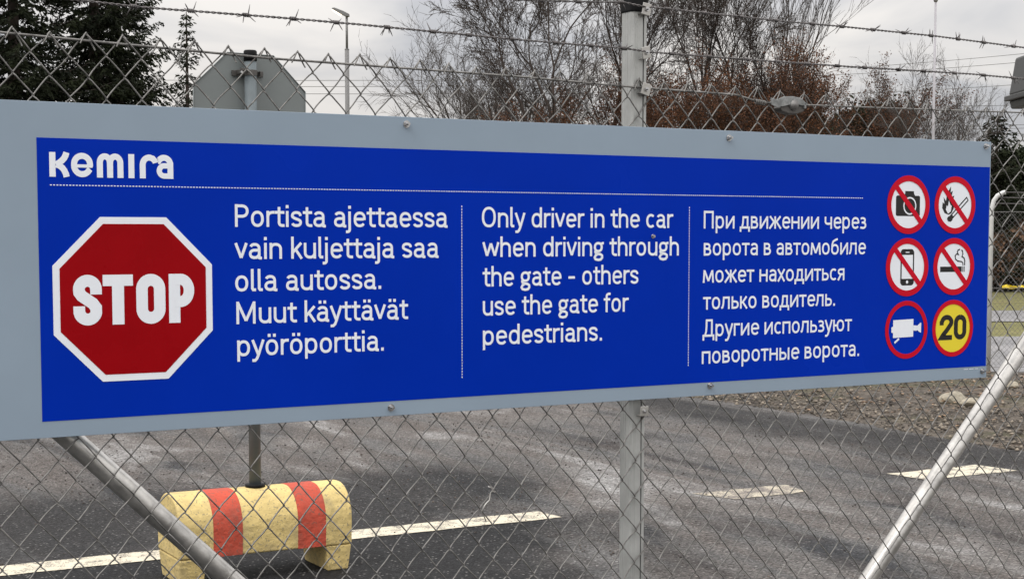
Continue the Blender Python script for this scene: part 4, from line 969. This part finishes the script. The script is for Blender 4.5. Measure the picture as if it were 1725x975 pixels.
def spruce(H, R0, seed, dens=1.0, cone=True, blade=.055):
    r_ = random.Random(seed); tr = MB().tube([(0, 0, 0), (0, 0, H * .5), (0, 0, H)], [H * .016, H * .010, .01], 8); br_ = MB(); nd = []
    z = H * .06
    while z < H * .985:
        f = (1 - z / H); L_ = R0 * min(1, f * 1.25) ** .85 * r_.uniform(.75, 1.12) + .05
        nb = 6 if f > .15 else 4; a0 = r_.random() * 6.28
        for k in range(nb):
            a = a0 + 6.28 * k / nb + r_.uniform(-.3, .3); l_ = L_ * r_.uniform(.65, 1.1); hd = Vector((math.cos(a), math.sin(a), 0)); P = []
            drop = r_.uniform(.18, .34) if f > .2 else -.25
            for i in range(7):
                t = i / 6; P.append(Vector((0, 0, z)) + hd * l_ * t + Vector((0, 0, l_ * (-drop * math.sin(t * 2.2) + .16 * t * t))))
            br_.tube(P, [max(.004, .022 * l_ / 2 * (1 - t / 6.5)) for t in range(7)], 3, False)
            side = Vector((-hd.y, hd.x, 0)); ns = max(3, int(l_ / .17 * dens))
            for i in range(ns):
                t = (i + .6) / ns * .98 + .02
                if t < .12: continue
                j = min(5, int(t * 6)); q = P[j].lerp(P[j + 1], t * 6 - j)
                for s_ in (-1, 1):
                    tl = l_ * .30 * (1.05 - t * .75) * r_.uniform(.6, 1.2) + .06
                    e_ = q + (hd * r_.uniform(.5, .9) + side * s_ * r_.uniform(.5, 1)).normalized() * tl + Vector((0, 0, -tl * r_.uniform(.25, .8)))
                    nn = max(2, int(tl / .05 * dens))
                    for u_ in range(nn): nd.append((tuple(q.lerp(e_, (u_ + r_.random()) / nn)), tuple((e_ - q).normalized())))
        z += H * .018 * r_.uniform(.8, 1.25) + .03
    P = np.array([q for q, _ in nd]); D = np.array([d_ for _, d_ in nd]); K = len(P)
    D = D + RNG.normal(0, .35, (K, 3)); D /= np.linalg.norm(D, axis=1)[:, None]
    W_ = np.cross(D, RNG.normal(size=(K, 3))); W_ /= np.linalg.norm(W_, axis=1)[:, None]
    P = P + RNG.normal(0, .02, (K, 3)); s = RNG.uniform(.7, 1.4, (K, 1)) * blade
    V = np.stack([P - D * s * 1.4, P - W_ * s * .45, P + D * s * 1.5, P + W_ * s * .45], 1)
    o3 = npmesh('foliage', V.reshape(-1, 3), np.arange(K * 4).reshape(-1, 4), MT['needles'])
    res = []
    for nm, o in (('trunk', tr.build('trunk', MT['bark'])), ('branches', br_.build('branches', MT['bark'])), ('foliage', o3)): res.append((nm, o.data)); bpy.data.objects.remove(o)
    return res
S1 = spruce(13, 2.6, 5, 1.6, blade=.047); S2 = spruce(6.7, 1.1, 9, 1.3, blade=.036)
gs = 'dark spruces on the left'
make_tree(S1, 30, 38, 'big dark spruce at the left frame edge', 0, (1.05, 1.05, 1), gs, 'spruce_tree')
make_tree(S1, 165, 42, 'big dark spruce in the middle of the left group', 2.2, (1.05, 1.05, 1.1), gs, 'spruce_tree')
make_tree(S1, 205, 46, 'dark spruce whose right side is open to the sky', 4.0, (.85, .85, .95), gs, 'spruce_tree')
make_tree(S1, -90, 40, 'dark spruce mostly beyond the left frame edge', 3.1, (1.1, 1.1, 1.05), gs, 'spruce_tree')
make_tree(S2, 319, 37, 'small thin-topped spruce standing alone beside the octagonal sign', 0, (1, 1, 1), gs, 'spruce_tree')
# bushy dark trees low on the right
def bushy(seed, rx, rz, n_=52000, m='needles2', size=.038, cl=60):
    r_ = np.random.default_rng(seed); C_ = r_.normal(size=(cl, 3)); C_ /= np.linalg.norm(C_, axis=1)[:, None]; C_ *= r_.random((cl, 1)) ** .4 * [rx, rx, rz * .5]; C_[:, 2] += rz * .55
    idx = r_.integers(0, cl, n_); sg = r_.uniform(.12, .34, cl); P = C_[idx] + r_.normal(size=(n_, 3)) * sg[idx][:, None] * [1, 1, .7]
    o = leaves_np(P, size, MT[m], 'crown', None); me = o.data; bpy.data.objects.remove(o)
    b = MB().tube([(0, 0, 0), (.05, 0, rz * .5), (0, .05, rz)], [rz * .03, rz * .02, .02], 8)
    for k in range(0, cl, 2): b.tube([(0, 0, max(.2, C_[k][2] * .6)), tuple(C_[k])], [.03, .01], 4, False)
    o = b.build('trunk', MT['bark']); t_ = o.data; bpy.data.objects.remove(o); return [('trunk', t_), ('crown', me)]
D1 = bushy(3, 1.3, 4.4, size=.05); D2 = spruce(5.6, 1.5, 21, 1.3, blade=.05)
for i in range(3):
    pass
gd = 'dark evergreens on the right'
make_tree(D1, 1470, 50, 'dark evergreen between the brown trees and the flagpole', 0, (1.0, 1.0, 1.22), gd, 'evergreen_tree')
make_tree(D1, 1400, 53, 'dark evergreen half hidden by the last brown-leaved tree', 1.0, (1.0, 1.0, 1.15), gd, 'evergreen_tree')
make_tree(D2, 1676, 48, 'pointed dark pine just right of the sign corner', .6, (1.2, 1.2, .95), gd, 'evergreen_tree')
make_tree(D1, 1712, 52, 'dark green bush behind the pointed pine', 2.0, (1.1, 1.1, .94), gd, 'evergreen_tree')
make_tree(D1, 1770, 52, 'dark green bush partly outside the right frame edge', 3.0, (1.2, 1.2, .98), gd, 'evergreen_tree')
# brown hedge behind the far fence
n_ = 60000; hx_ = RNG.uniform(9, 24, n_); hz = RNG.random(n_) ** .8 * (1.75 + .25 * np.sin(hx_ * 2.1)); hy = 47.5 + RNG.normal(0, .35, n_)
e = tag(empty('hedge', (0, 0, 0)), 'brown twiggy beech hedge behind the far fence at the right', 'hedge')
leaves_np(np.stack([hx_, hy, hz + .2], -1), .055, MT['hedge'], 'foliage', e, 1.6)
b = MB(); rr_ = random.Random(4)
for i in range(420):
    x = rr_.uniform(9, 24); y = 47.4 + rr_.uniform(-.4, .4); b.tube([(x, y, 0), (x + rr_.uniform(-.2, .2), y, 1), (x + rr_.uniform(-.4, .4), y + rr_.uniform(-.3, .3), rr_.uniform(1.7, 2.25))], [.02, .012, .004], 4, False)
b.build('stems', MT['bark'], e)
# distant wood behind everything: one mass
xs = RNG.uniform(-70, 90, 90000); keepz = (1.6 + .7 * np.sin(xs * .13) + .5 * np.sin(xs * .37 + 1)); zs = RNG.random(90000) ** .7 * np.maximum(keepz, .8); ys = 130 + RNG.normal(0, 3, 90000)
tag(leaves_np(np.stack([xs, ys, zs], -1), .22, MT['needles2'], 'distant_wood', None), 'low dark line of far-off woodland', None, None, 'stuff')
